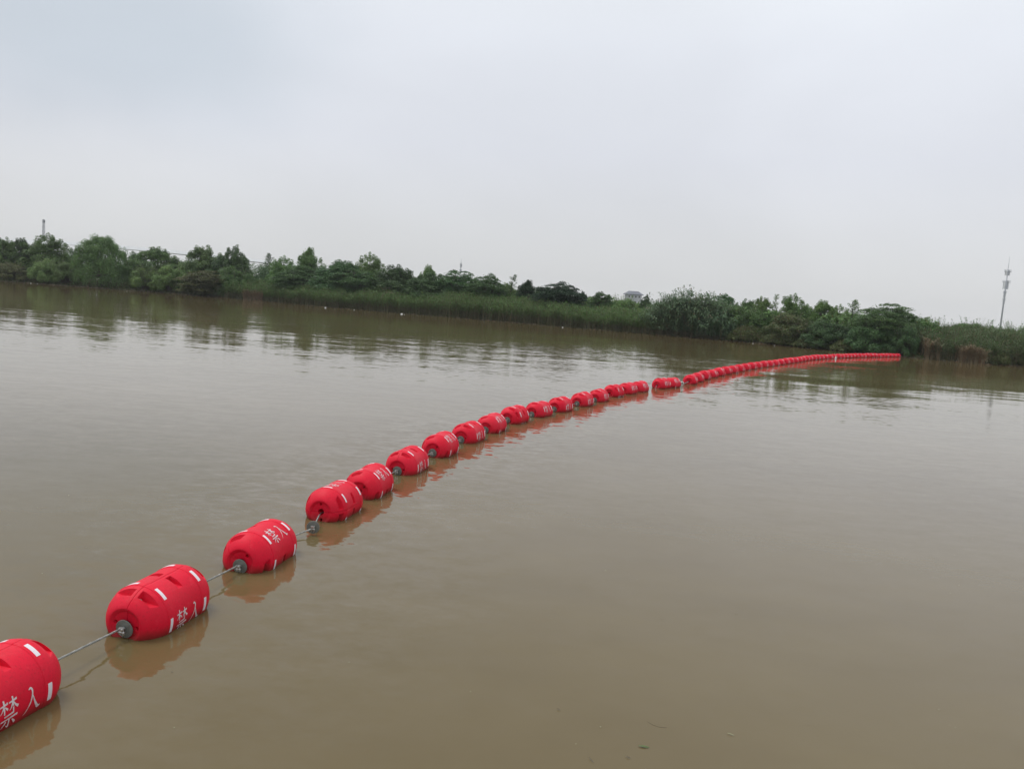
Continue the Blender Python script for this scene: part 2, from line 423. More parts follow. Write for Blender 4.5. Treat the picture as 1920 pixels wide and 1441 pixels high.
    return m
WATER_A = (.116, .086, .037, 1); WATER_B = (.144, .110, .052, 1)
M_water = water_mat()

HAZE = .00022

# ------------------------------------------------------------------ measured places (metres, camera stands at x=0, y=0)
TREES = [
    ('broad', -98.24, 153.36, 8.29, 5.11, 'leafy light green tree cut off by the left edge of the photo'),
    ('broad', -96.52, 156.16, 8.44, 5.41, 'dark round-topped tree just right of the tree at the left edge'),
    ('broad', -91.01, 155.21, 9.46, 7.86, 'tall twin-topped tree beneath the thin mast on the far left'),
    ('bush', -93.75, 148.57, 3.54, 5.94, 'low reddish green bush at the waterline by the left edge'),
    ('bush', -87.83, 148.88, 4.67, 5.56, 'light green rounded bush on the bank left of the big willow'),
    ('bush', -84.17, 149.57, 4.57, 4.99, 'dull olive bush between the light green bush and the big willow'),
    ('broad', -90.8, 163.22, 7.27, 5.44, 'dark tree behind the gap left of the big willow'),
    ('willow', -77.43, 149.43, 9.35, 9.56, 'large willow with drooping branches that reach the water, left bank'),
    ('broad', -77.53, 161.93, 7.6, 5.4, 'dark tree half hidden behind the right side of the big willow'),
    ('broad', -68.72, 153.01, 8.46, 8.36, 'pale green domed tree right of the big willow, under the bridge line'),
    ('bush', -68.78, 148.53, 4.54, 6.93, 'grey green bush overhanging the water right of the big willow'),
    ('bush', -63.57, 147.83, 5.17, 6.9, 'leafy bush at the water below the bridge pier'),
    ('broad', -59.98, 153.38, 9.51, 7.36, 'pointed bright green tree just right of the bridge pier'),
    ('broad', -54.91, 148.87, 7.69, 5.16, 'small dark tree between two taller pointed trees right of the bridge pier'),
    ('broad', -51.98, 147.37, 9.45, 5.7, 'two-toned tree with a dark right half, standing where the bridge vanishes'),
    ('flat', -55.6, 144.27, 4.53, 8.85, 'brownish spreading bush leaning over the water, left of the reeds'),
    ('bush', -50.33, 143.61, 5.64, 7.66, 'low green bush where the reed bed begins'),
    ('sparse', -46.23, 148.51, 8.0, 2.57, 'thin sparse sapling at the left end of the dark thicket'),
    ('broad', -42.6, 145.51, 8.09, 5.63, 'mid green tree left of the tall narrow tree'),
    ('broad', -37.08, 142.09, 9.96, 4.93, 'tall narrow pale tree rising above the left part of the dark thicket'),
    ('flat', -37.09, 140.22, 6.43, 10.28, 'wide flat-topped tree below the tall narrow tree'),
    ('broad', -30.11, 135.68, 7.88, 8.68, 'dark rounded tree left of the round-crowned tree'),
    ('broad', -25.51, 136.58, 9.33, 5.65, 'round-crowned lighter tree standing out of the dark thicket'),
    ('flat', -26.8, 132.12, 6.37, 7.93, 'low layered tree in front of the round-crowned tree'),
    ('broad', -20.33, 131.7, 7.68, 7.38, 'dark rounded tree right of the round-crowned tree'),
    ('broad', -15.27, 133.82, 8.05, 3.21, 'small pale pointed tree poking up in the middle of the dark thicket'),
    ('broad', -14.43, 128.54, 6.77, 7.71, 'dark leafy tree below the small pale pointed tree'),
    ('flat', -9.61, 128.62, 7.2, 7.37, 'dark flat-topped tree below the faint middle mast'),
    ('flat', -4.93, 124.98, 6.89, 5.5, 'last dark tree at the right end of the thicket'),
    ('broad', -1.99, 127.36, 5.85, 3.74, 'light green tree behind the feathery sapling beside the dark thicket'),
    ('sparse', -1.35, 123.96, 6.71, 1.82, 'tall thin feathery sapling with a bent tip beside the dark thicket'),
    ('broad', 1.45, 123.38, 6.48, 3.95, 'rounded mid green tree left of the blackish tree'),
    ('flat', 6.14, 119.08, 6.3, 7.3, 'blackish green tree with a jagged crown above the reeds'),
    ('broad', 9.65, 124.44, 5.3, 2.99, 'small pale tree tucked against the right side of the blackish tree'),
    ('flat', 12.31, 119.16, 5.33, 3.34, 'small dark tree standing alone left of the distant roof'),
    ('bush', 15.65, 119.58, 4.79, 7.18, 'long low hedge-like bush below the distant grey roof'),
    ('flat', 19.6, 123.77, 5.43, 1.65, 'tiny dark tree right of the distant grey roof'),
    ('bush', 19.66, 112.79, 4.36, 5.26, 'grey green bush at the left foot of the giant reed clump'),
    ('flat', 28.24, 110.98, 6.07, 3.7, 'dark tree top showing right of the giant reed clump'),
    ('bush', 29.04, 102.45, 4.61, 6.15, 'rounded green bush directly right of the giant reed clump'),
    ('broad', 30.46, 107.26, 5.55, 3.58, 'small green tree behind the bush beside the giant reed clump'),
    ('broad', 31.89, 105.09, 5.92, 3.08, 'tree with a pointed top, second right of the giant reed clump'),
    ('broad', 34.91, 102.27, 6.38, 4.23, 'highest bushy tree between the giant reed clump and the flat-topped tree'),
    ('bush', 33.13, 98.27, 4.07, 7.21, 'broad tangled bush below the highest bushy tree'),
    ('sparse', 33.16, 104.08, 6.0, 1.11, 'thin upright sapling left of the highest bushy tree'),
    ('broad', 37.5, 99.68, 5.88, 3.46, 'tree with wispy upper twigs right of the highest bushy tree'),
    ('broad', 39.35, 98.7, 5.36, 3.29, 'low tree between the wispy-topped tree and the pale sapling'),
    ('sparse', 39.66, 95.28, 5.58, 2.16, 'pale yellowish sapling just left of the flat-topped tree'),
    ('bush', 36.81, 94.16, 3.45, 6.91, 'dark tangled bush on the bank left of the flat-topped tree'),
    ('flat', 41.69, 90.7, 5.73, 6.29, 'large dark flat-topped tree standing where the float line meets the bank'),
    ('bush', 39.84, 89.81, 3.76, 5.39, 'dark bush under the flat-topped tree at the end of the float line'),
    ('bush', 41.95, 86.71, 3.52, 2.89, 'shaded bush at the water beside the last red float'),
    ('bush', 47.94, 93.54, 4.45, 4.99, 'green bush right of the flat-topped tree'),
    ('bush', 56.06, 98.54, 4.54, 7.23, 'wide green thicket near the foot of the tall right mast'),
    ('bush', 61.12, 98.28, 4.65, 5.24, 'green thicket cut off by the right edge of the photo'),
    ('mound', 28.79, 99.46, 1.97, 4.64, 'low grassy mound of scrub right of the giant reed clump'),
    ('mound', 32.22, 96.7, 1.52, 5.16, 'low yellowish scrub at the waterline left of the float line end'),
    ('mound', 35.35, 93.87, 1.48, 5.01, 'low dark scrub at the waterline above the curve of the float line'),
    ('mound', 38.21, 90.97, 1.38, 4.85, 'low scrub at the waterline just above the far floats'),
    ('mound', 40.43, 88.46, 1.19, 3.54, 'low shaded scrub touching the end of the float line'),
    ('mound', 49.42, 83.31, 1.54, 3.89, 'low scrub at the waterline right of the dead reeds'),
    ('mound', 53.03, 84.22, 1.58, 2.81, 'low scrub at the waterline by the right edge'),
]
GIANT_REEDS = [(19.35, 105.4, 5.02, 3.93), (21.42, 104.39, 6.88, 5.85), (23.97, 103.26, 6.36, 5.78), (25.26, 102.08, 4.14, 4.76)]
BANK = [(-1600, 170), (-300, 165), (-140, 152), (-95, 147), (-76, 148), (-61, 146), (-43, 137), (-29, 126), (-10, 119), (2.4, 112), (16, 105.5), (26, 101), (33.6, 95), (39, 89.5), (43, 84.5), (48, 82.5), (56, 84.5), (80, 88), (140, 92), (300, 90), (1600, 90)]
BRIDGE_TOP = [(-233.54, 300.0, 10.19), (-209.9, 325.0, 13.12), (-195.4, 345.0, 14.8), (-180.13, 370.0, 15.46), (-166.11, 395.0, 15.72), (-135.17, 430.0, 15.33), (-90.74, 500.0, 14.71)]
TOWER_L = (-248.58, 420.0, 28.02)
TOWER_M = (-44.19, 600.0, 31.94)
TOWER_R = (299.26, 500.0, 49.39)
TOWER_Rb = (300.29, 500.0, 14.67)
ROOF = (71.08, 500.0, 15.08)
FAR = [(7.23, 33.3), (8.5, 36.12), (9.92, 38.93), (11.47, 41.96), (13.03, 44.97), (14.68, 48.01), (16.4, 51.03), (18.51, 54.69), (20.79, 58.82), (22.16, 61.46), (24.94, 65.69), (27.86, 70.12), (33.3, 77.63), (38.61, 84.81), (44.01, 91.75)]
LITTER = [(-28.973, 121.262), (-24.53, 120.877), (-16.603, 115.657), (-15.938, 113.684), (6.156, 106.27), (-92.71, 152.762), (-91.046, 152.022), (28.435, 95.985), (30.24, 93.622), (35.173, 95.503)]
BUOY = [(27.727, 69.396)]
FLOT = [(1.029, 4.968), (1.661, 5.202), (0.49, 5.374), (0.905, 4.829), (0.665, 4.769), (1.158, 5.251)]
HUBS = [(-3.261, 4.361), (-2.879, 5.99), (-2.537, 7.613), (-2.225, 9.54), (-1.99, 10.721), (-1.705, 12.38), (-1.315, 13.936), (-0.93, 15.56), (-0.503, 16.969), (-0.053, 18.535), (0.546, 19.944), (1.168, 21.208), (1.899, 22.778), (2.54, 24.194), (3.172, 25.89), (3.781, 27.08), (4.355, 28.144), (5.43, 29.993), (5.978, 30.775), (7.036, 32.375)]
DISC4 = (-2.171, 8.999, 0.085)
FARPATH = [(7.25, 32.85), (8.6, 36.1), (9.95, 38.93), (11.47, 41.96), (13.03, 44.97), (14.68, 48.01), (16.5, 51.2), (18.5, 54.7), (20.5, 58.2), (22.3, 61.5), (24.8, 65.6), (27.6, 69.6), (32.6, 76.2), (37.6, 82.0), (41.5, 86.2)]
FLEN = 0.87

# ------------------------------------------------------------------ the setting: water and far bank
bX = np.array([b[0] for b in BANK], float); bY = np.array([b[1] for b in BANK], float)
def bank_y(x):
    w = .35 * np.sin(x * .9) + .25 * np.sin(x * 2.3 + 1) + .5 * np.sin(x * .31 + 2)
    return np.interp(x, bX, bY) + w * .6
def ground_z(x, y):
    x = np.asarray(x, float); y = np.asarray(y, float)
    d = y - bank_y(x)
    z = np.interp(d, [-6, 0, .5, 2, 6, 12, 60, 2000], [-1.4, -.02, .14, .38, .75, .95, 1.05, 1.3])
    bumps = .10 * np.sin(x * .8 + y * .3) * np.sin(y * .55 + 1.3) + .06 * np.sin(x * 2.1) * np.cos(y * 1.7)
    return z + bumps * np.clip(d / 3, 0, 1)

wm = mesh_py('river_water', [(-1700, -1500, 0), (1700, -1500, 0), (1700, 400, 0), (-1700, 400, 0)], [(0, 1, 2, 3)], M_water)
tag(link('river_water', wm), kind='structure')

xs = np.concatenate([np.linspace(-1700, -160, 30), np.arange(-155, 100, .8), np.linspace(105, 1700, 35)])
ds = np.array([-6, -3, -1.2, -.4, 0, .25, .5, 1, 1.6, 2.3, 3, 4, 5, 6, 7, 8.5, 10, 12, 15, 19, 24, 30, 40, 60, 100, 180, 320, 600, 1000, 1600])
X, D = np.meshgrid(xs, ds)
Y = bank_y(X) + D
Z = ground_z(X, Y)
V = np.stack([X, Y, Z], -1).reshape(-1, 3)
nx, ny = len(xs), len(ds)
F = [(j * nx + i, j * nx + i + 1, (j + 1) * nx + i + 1, (j + 1) * nx + i) for j in range(ny - 1) for i in range(nx - 1)]
gm_ = mesh_py('bank_ground', V, F, M_grassy, smooth=True)
gm_.materials.append(M_mud)
mi = np.zeros((ny - 1, nx - 1), np.int32); mi[:8, :] = 1
gm_.polygons.foreach_set('material_index', mi.reshape(-1))
tag(link('bank_ground', gm_), kind='structure')

# ------------------------------------------------------------------ damp summer air
hm = bpy.data.materials.new('haze'); hm.use_nodes = True
t = hm.node_tree
for n_ in list(t.nodes): t.nodes.remove(n_)
ho = N(t, 'ShaderNodeOutputMaterial'); hv = N(t, 'ShaderNodeVolumePrincipled')
hv.inputs['Color'].default_value = (.93, .95, .98, 1); hv.inputs['Density'].default_value = HAZE
t.links.new(hv.outputs[0], ho.inputs['Volume'])
hz = MB().box(-1900, 1900, -1700, 2000, -3, 62).build('haze', hm)
tag(hz, 'thin pale haze over the river', kind='stuff')

# ------------------------------------------------------------------ far structures
def catmull(P, n):
    P = [Vector(p) for p in P]; P = [P[0] * 2 - P[1]] + P + [P[-1] * 2 - P[-2]]
    out = []
    for i in range(1, len(P) - 2):
        for k in range(n):
            t = k / n
            a, b, c, d = P[i - 1], P[i], P[i + 1], P[i + 2]
            out.append(.5 * ((2 * b) + (c - a) * t + (2 * a - 5 * b + 4 * c - d) * t * t + (3 * b - a - 3 * c + d) * t ** 3))
    out.append(P[-2]); return out
def sweep(path, prof, name, mat, parent):
    """prof: closed (side, height) outline swept along path"""
    v, f = [], []; n = len(prof)
    for i, p in enumerate(path):
        d = (path[min(i + 1, len(path) - 1)] - path[max(i - 1, 0)]); d.z = 0; d.normalize()
        s = Vector((d.y, -d.x, 0))
        for a, b in prof: v.append(p + s * a + Vector((0, 0, b)))
    for i in range(len(path) - 1):
        for k in range(n):
            k2 = (k + 1) % n
            f.append((i * n + k, (i + 1) * n + k, (i + 1) * n + k2, i * n + k2))
    f.append(tuple(range(n))); f.append(tuple(reversed([(len(path) - 1) * n + k for k in range(n)])))
    return link(name, mesh_py(name, v, f, mat), parent)
br = tag(empty('bridge'), 'long white elevated bridge curving behind the trees on the left', 'bridge')
bp_ = catmull(BRIDGE_TOP, 8)
for sx in (-4.3, 4.3):
    sweep(bp_, [(sx - 1.15, -1.2), (sx + 1.15, -1.2), (sx + .2, 0.15), (sx - .2, 0.15)], 'parapet', M_white, br)
sweep(bp_, [(-3.1, -.90), (-3.1, -1.10), (-1.6, -1.25), (1.6, -1.25), (3.1, -1.10), (3.1, -.90)], 'deck', M_conc, br)
acc = 0; last = bp_[0]
for i, p in enumerate(bp_):
    acc += (p - last).length; last = p
    if acc > 26 or i == 33:
        acc = 0
        d = (bp_[min(i + 1, len(bp_) - 1)] - bp_[i - 1]); d.z = 0; d.normalize()
        T = Matrix.Translation(p) @ Matrix.Rotation(math.atan2(d.y, d.x), 4, 'Z')
        m = MB(); m.box(-1.1, 1.1, -2.2, 2.2, -2.0, -1.27, T)
        m.box(-.8, .8, -1.1, 1.1, -p.z - .5, -2.0, T)
        m.build('pier', M_white, br)

def ring(m, c, r, t, n=12):
    for k in range(n):
        a0, a1 = 2 * math.pi * k / n, 2 * math.pi * (k + 1) / n
        m.tube([c + Vector((math.cos(a0) * r, math.sin(a0) * r, 0)), c + Vector((math.cos(a1) * r, math.sin(a1) * r, 0))], t, 4)
def cell_mast(name, loc, ztop, label, lattice, base_r, top_r, platforms, spike, cat='mast', mat=M_tower):
    root = empty(name, (loc[0], loc[1], 0)); tag(root, label, cat)
    h = ztop - spike
    if lattice:
        m = MB(); nseg = int(h / 2.2)
        corner = [(1, 1), (-1, 1), (-1, -1), (1, -1)]
        def cp(k, t):
            r = base_r + (top_r - base_r) * t; return Vector((corner[k % 4][0] * r * .7, corner[k % 4][1] * r * .7, t * h))
        for k in range(4): m.tube([cp(k, 0), cp(k, 1)], .09, 5)
        m.build('mast_leg', mat, root)
        m = MB()
        for s in range(nseg):
            t0, t1 = s / nseg, (s + 1) / nseg
            for k in range(4):
                m.tube([cp(k, t0), cp(k + 1, t1)], .045, 4); m.tube([cp(k, t1), cp(k + 1, t1)], .045, 4)
        m.build('bracing', mat, root)
    else:
        MB().tube([(0, 0, -.5), (0, 0, h * .6), (0, 0, h)], [base_r, base_r * .75, top_r], 12).build('pole', mat, root, True)
    MB().tube([(0, 0, h - .2), (0, 0, h + spike)], [.16, .05], 6).build('lightning_rod', mat, root)
    for pz, pr, na, ah in platforms:
        m = MB(); ring(m, Vector((0, 0, pz)), pr, .12); ring(m, Vector((0, 0, pz + 1.0)), pr, .07)
        for k in range(6):
            a = k * math.pi / 3; m.tube([(0, 0, pz), (math.cos(a) * pr, math.sin(a) * pr, pz)], .08, 4)
            m.tube([(math.cos(a) * pr, math.sin(a) * pr, pz), (math.cos(a) * pr, math.sin(a) * pr, pz + 1.0)], .05, 4)
        m.build('platform', mat, root)
        for k in range(na):
            a = 2 * math.pi * (k + .3) / na; rr = pr * .62
            T = Matrix.Translation((math.cos(a) * rr, math.sin(a) * rr, pz)) @ Matrix.Rotation(a, 4, 'Z')
            mm = MB().box(-.12, .12, -.22, .22, .25 - ah, .9, T)
            mm.build('antenna_panel', M_white if k % 2 else mat, root)
    return root
cell_mast('cell_mast', (299.9, 500.0), 53.0, 'tall slender mast with two antenna platforms by the right edge', False, .58, .28,
          [(43.5, 2.0, 6, 2.6), (37.0, 2.3, 6, 4.5), (30.5, 1.0, 4, 3.0), (26.0, .9, 3, 2.6)], 8.0)
cell_mast('cell_mast', TOWER_L[:2], TOWER_L[2] + .5, 'short straight lattice mast rising above the trees at the far left', True, .9, .5,
          [(26.9, .65, 2, .6)], .5, mat=M_mast_dark)
cell_mast('cell_mast', TOWER_M[:2], TOWER_M[2] + .5, 'faint thin lattice mast above the dark thicket in the middle', True, 1.0, .35,
          [(27.5, .9, 3, 1.8), (23.5, .9, 3, 1.8)], 3.0)

# distant house with a hipped roof
hb = tag(empty('house', (ROOF[0], ROOF[1], 0), R(6)), 'distant pale building with a grey hipped roof above the low hedge', 'building')
MB().box(-4.6, 4.6, -3.2, 3.2, 0, 13.15).build('wall', M_wall, hb)
v = [(-5.6, -4.0, 13.16), (5.6, -4.0, 13.16), (5.6, 4.0, 13.16), (-5.6, 4.0, 13.16), (-3.0, 0, 15.2), (3.0, 0, 15.2),
     (-5.6, -4.0, 12.9), (5.6, -4.0, 12.9), (5.6, 4.0, 12.9), (-5.6, 4.0, 12.9)]
link('roof', mesh_py('roof', v, [(0, 1, 5, 4), (1, 2, 5), (2, 3, 4, 5), (3, 0, 4), (6, 7, 1, 0), (7, 8, 2, 1), (8, 9, 3, 2), (9, 6, 0, 3), (9, 8, 7, 6)], M_roof), hb)
for fz in (11.0, 7.6, 4.2):
    for k in range(4):
        w = MB().box(-3.9 + k * 2.1, -3.9 + k * 2.1 + 1.2, -3.26, -3.203, fz, fz + 1.5).build('window', M_white, hb)
        MB().box(-3.9 + k * 2.1 + .12, -3.9 + k * 2.1 + 1.08, -3.29, -3.262, fz + .12, fz + 1.38).build('pane', M_glass, w)

# ------------------------------------------------------------------ vegetation
def unit(a): return a / (np.linalg.norm(a, axis=-1, keepdims=True) + 1e-9)
def leaf_quads(rng, P, nrm, ln, wd, along=None):
    """diamond leaves at P facing nrm, long axis near `along`"""
    n = len(P)
    a = rng.normal(size=(n, 3)) if along is None else along + rng.normal(size=(n, 3)) * .25
    a = unit(a - nrm * np.sum(a * nrm, -1, keepdims=True))
    b = np.cross(nrm, a)
    ln = ln[:, None]; wd = wd[:, None]
    k = rng.uniform(-.2, .35, (n, 1))
    return np.stack([P - a * ln * .5, P + b * wd * .5 + a * ln * .5 * k, P + a * ln * .5, P - b * wd * .5 + a * ln * .5 * k], 1)
def lobe(rng, c, r, n, ln, flat=0.0, up_bias=.25, fill=.35):
    d = unit(rng.normal(size=(n, 3)) + np.array([0, 0, up_bias]))
    rad = 1 - fill * rng.random((n, 1)) ** 1.6 + rng.normal(size=(n, 1)) * .07
    P = np.array(c) + d * np.array(r) * rad
    nm = unit(d * .9 + rng.normal(size=(n, 3)) * .42 + np.array([0, 0, .40 + flat]))
    L = ln * rng.uniform(.6, 1.4, n)
    return leaf_quads(rng, P, nm, L, L * rng.uniform(.4, .62, n))
def limb_mesh(name, segs):
    m = MB()
    for pts, rads in segs: m.tube(pts, rads, 6, True)
    return m.mesh(name, M_bark, True)
PROTO = {}
def proto_broad(seed, H=8., W=6.):
    rng = np.random.default_rng(seed); Q = []; segs = []
    tops = []; sub = [(rng.normal() * W * .10, rng.normal() * W * .10, rng.uniform(.82, .97)) for _ in range(4)]
    for i in range(96):
        t = rng.random() ** .85
        z = H * (.03 + .86 * t)
        prof = (.80 + .20 * math.sin(math.pi * min(1, t * 1.3))) * math.sqrt(max(.03, 1 - max(0, (t - .35) / .65) ** 3.4))
        sx, sy, st = sub[i % 4]
        a = rng.random() * 2 * math.pi
        rad = W * rng.uniform(.085, .165) * (1.1 - .45 * t)
        k = math.sqrt(rng.uniform(.25, 1)) * (.9 + .16 * math.sin(3 * a + seed))
        rr = max(0, W * .52 * prof - rad * .6)
        x, y = math.cos(a) * rr * k + sx * t, math.sin(a) * rr * k + sy * t
        Q.append(lobe(rng, (x, y, z * st), (rad, rad, rad * rng.uniform(.75, 1.15)), int(250 * (rad / .8) ** 1.6) + 70, .20))
        tops.append((x, y, z * st, rad))
    for i in range(16):     # pointed shoots in the skyline
        a = rng.random() * 2 * math.pi; k = rng.random() ** .7 * W * .36
        z0 = H * (.90 - .22 * (k / (W * .36)) ** 2)
        hh = H * rng.uniform(.03, .10)
        for s in range(3):
            q = s / 3
            Q.append(lobe(rng, (math.cos(a) * k + rng.normal() * .08, math.sin(a) * k, z0 - .35 + hh * q * 1.6), (.46 * (1 - q * .6),) * 2 + (.38,), 80, .17))
    n = 5200                # loose leaves that break up the outline
    d = unit(rng.normal(size=(n, 3))); c = np.array([t_[:3] for t_ in tops]); idx = rng.integers(0, len(c), n)
    rads = np.array([t_[3] for t_ in tops])[idx][:, None]
    P = c[idx] + d * rads * rng.uniform(.85, 1.4, (n, 1))
    P[:, 2] = np.maximum(P[:, 2], .1)
    L = rng.uniform(.12, .26, n); Q.append(leaf_quads(rng, P, unit(rng.normal(size=(n, 3)) + [0, 0, .5]), L, L * .45))
    segs.append(([(0, 0, -.3), (.1, 0, H * .25), (.05, .1, H * .6), (0, 0, H * .85)], [.24, .18, .10, .03]))
    for x, y, z, rad in tops[:16]:
        segs.append(([(0, 0, min(H * .25, z * .5)), (x * .45, y * .45, z * .75), (x, y, z)], [.10, .06, .02]))
    return np.concatenate(Q), segs
def proto_willow(seed, H=9.5, W=9.):
    rng = np.random.default_rng(seed); Q = []; segs = []; tops = []
    for i in range(125):
        t = rng.random() ** .9
        z = H * (.10 + .84 * t)
        prof = math.sqrt(max(.02, 1 - max(0, (t - .30) / .72) ** 2)) * (.86 + .14 * min(1, t * 4))
        rr = W * .46 * prof; a = rng.random() * 2 * math.pi; k = math.sqrt(rng.uniform(.3, 1)) * (.92 + .12 * math.sin(4 * a + seed))
        rad = W * rng.uniform(.055, .105)
        x, y = math.cos(a) * rr * k, math.sin(a) * rr * k
        Q.append(lobe(rng, (x, y, z), (rad, rad, rad * 1.15), 240, .19))
        tops.append((x, y, z, rad))
    for i in range(900):     # hanging strands, down to the water on the outside
        x, y, z, rad = tops[rng.integers(0, len(tops))]
        a = rng.random() * 2 * math.pi; out = rng.uniform(.5, 1.15)
        px, py = x + math.cos(a) * rad * out, y + math.sin(a) * rad * out
        ln = rng.uniform(.5, 2.4)
        z0 = z + rng.uniform(-.3, .4) * rad
        ln = max(.3, min(ln, z0 - .1)); m = int(ln * 10) + 2; s = np.linspace(0, 1, m)
        P = np.stack([px + math.cos(a) * s * .25 + rng.normal(size=m) * .06, py + math.sin(a) * s * .25 + rng.normal(size=m) * .06, z0 - s * ln], 1)
        nm = unit(rng.normal(size=(m, 3)) * [1, 1, .3]); L = rng.uniform(.14, .26, m)
        Q.append(leaf_quads(rng, P, nm, L, L * .38, along=np.tile([0.2 * math.cos(a), .2 * math.sin(a), -1.], (m, 1))))
    for i in range(22):     # rounded tufts at the top
        a = rng.random() * 2 * math.pi; k = rng.random() ** .7 * W * .30
        Q.append(lobe(rng, (math.cos(a) * k, math.sin(a) * k, H * (.91 - .24 * (k / (W * .30)) ** 2) + rng.uniform(-.2, .35)), (.5, .5, .6), 200, .18))
    segs.append(([(0, 0, -.4), (.15, 0, H * .28), (0, .1, H * .6), (0, 0, H * .85)], [.34, .26, .14, .04]))
    for x, y, z, rad in tops[:18]:
        segs.append(([(0, 0, H * .2), (x * .5, y * .5, z * .85), (x, y, z)], [.14, .08, .02]))
    return np.concatenate(Q), segs
def proto_flat(seed, H=6., W=8.):
    rng = np.random.default_rng(seed); Q = []; segs = []; tiers = []
    for i in range(120):
        a = rng.random() * 2 * math.pi; k = math.sqrt(rng.random())
        t = rng.random() ** 1.2 if i > 40 else rng.random() * .12
        zt = H * (.93 - .34 * k ** 2.4) * (1 + .04 * math.sin(a * 3 + seed))
        z = zt * (1 - .86 * (t if t > .45 else round(t * 8) / 8))
        kk = k * (.94 if i < 40 else 1.0)
        x, y = math.cos(a) * kk * W * .46, math.sin(a) * kk * W * .46
        rx = rng.uniform(.5, 1.15); rz = rng.uniform(.10, .20)
        tiers.append((x, y, z)); m = int(250 * rx)
        u = rng.normal(size=(m, 2)) * .5; rr = np.linalg.norm(u, axis=1)
        P = np.stack([x + u[:, 0] * rx, y + u[:, 1] * rx, z + rz * (1 - rr) + rng.normal(size=m) * rz * .5 - .12 * rr * rx], 1)
        nm = unit(np.array([0, 0, 1.]) + rng.normal(size=(m, 3)) * .5)
        L = rng.uniform(.13, .27, m); Q.append(leaf_quads(rng, P, nm, L, L * .5))
    for i in range(72):                                   # body of foliage under the tiers
        a = rng.random() * 2 * math.pi; k = math.sqrt(rng.uniform(.05, .95))
        r = rng.uniform(.55, .95)
        Q.append(lobe(rng, (math.cos(a) * k * W * .40, math.sin(a) * k * W * .40, H * rng.uniform(.06, .74) * (1 - .22 * k)), (r, r, r * .7), 200, .2, .3))
    Qc = np.concatenate(Q); Qc[:, :, 2] = np.maximum(Qc[:, :, 2], .03 + rng.random((len(Qc), 1)) * .15)
    segs.append(([(0, 0, -.3), (.1, 0, H * .18)], [.22, .17]))
    for x, y, z in tiers[:30]:
        segs.append(([(.1, 0, H * .16), (x * .35, y * .35, z * .6), (x * .8, y * .8, z * .93), (x, y, z - .05)], [.10, .07, .04, .012]))
    return Qc, segs
def proto_bush(seed, H=4., W=6.):
    rng = np.random.default_rng(seed); Q = []; segs = []
    for i in range(64):
        a = rng.random() * 2 * math.pi; k = math.sqrt(rng.random())
        zt = H * (.88 * math.sqrt(max(.06, 1 - (k * .93) ** 2)))
        z = zt * (1 - .75 * rng.random() ** 1.5)
        r = rng.uniform(.38, .85)
        Q.append(lobe(rng, (math.cos(a) * k * (W * .5 - r * .6), math.sin(a) * k * (W * .5 - r * .6), z), (r, r, r * rng.uniform(.6, .9)), int(280 * (r / .6) ** 1.6), .18))
    for i in range(70):                                   # arching shoots
        a = rng.random() * 2 * math.pi; b = rng.uniform(.1, .9)
        x0_, y0_ = math.cos(a) * W * .3 * b, math.sin(a) * W * .3 * b
        hh = H * rng.uniform(.85, 1.12) * math.sqrt(1 - (b * .75) ** 2); m = 26; s = np.linspace(.3, 1, m)
        P = np.stack([x0_ + math.cos(a) * s ** 2 * .9 + rng.normal(size=m) * .07, y0_ + math.sin(a) * s ** 2 * .9 + rng.normal(size=m) * .07, hh * s + rng.normal(size=m) * .04], 1)
        L = rng.uniform(.12, .24, m); Q.append(leaf_quads(rng, P, unit(rng.normal(size=(m, 3)) + [0, 0, .5]), L, L * .4))
        segs.append(([(x0_ * .3, y0_ * .3, -.1), (x0_, y0_, hh * .5), (P[-1][0], P[-1][1], P[-1][2])], [.03, .02, .006]))
    Qc = np.concatenate(Q); Qc[:, :, 2] = np.maximum(Qc[:, :, 2], .02 + rng.random((len(Qc), 1)) * .1)
    return Qc, segs
def proto_mound(seed, H=1.6, W=5.):
    rng = np.random.default_rng(seed); Q = []; segs = []
    for i in range(34):
        a = rng.random() * 2 * math.pi; k = math.sqrt(rng.random()); zt = H * .8 * math.sqrt(max(.05, 1 - k * k))
        r = rng.uniform(.25, .55)
        Q.append(lobe(rng, (math.cos(a) * k * W * .45, math.sin(a) * k * W * .3, zt * rng.uniform(.3, 1)), (r * 1.3, r, r * .6), 150, .15))
    n = 2600
    a = rng.random(n) * 2 * np.pi; k = np.sqrt(rng.random(n))
    P = np.stack([np.cos(a) * k * W * .5, np.sin(a) * k * W * .33, H * np.sqrt(np.clip(1 - k * k, .04, 1)) * rng.uniform(.4, 1.1, n)], 1)
    L = rng.uniform(.2, .5, n)
    Q.append(leaf_quads(rng, P, unit(rng.normal(size=(n, 3)) * [1, 1, .4]), L, L * .16, along=np.stack([rng.normal(size=n) * .5, rng.normal(size=n) * .5, np.ones(n)], 1)))
    for i in range(18):
        a = rng.random() * 2 * math.pi; x, y = math.cos(a) * W * .4, math.sin(a) * W * .28
        segs.append(([(x * .2, y * .2, -.1), (x * .6, y * .6, H * .6), (x, y, H * rng.uniform(.1, .6))], [.025, .018, .006]))
    return np.concatenate(Q), segs
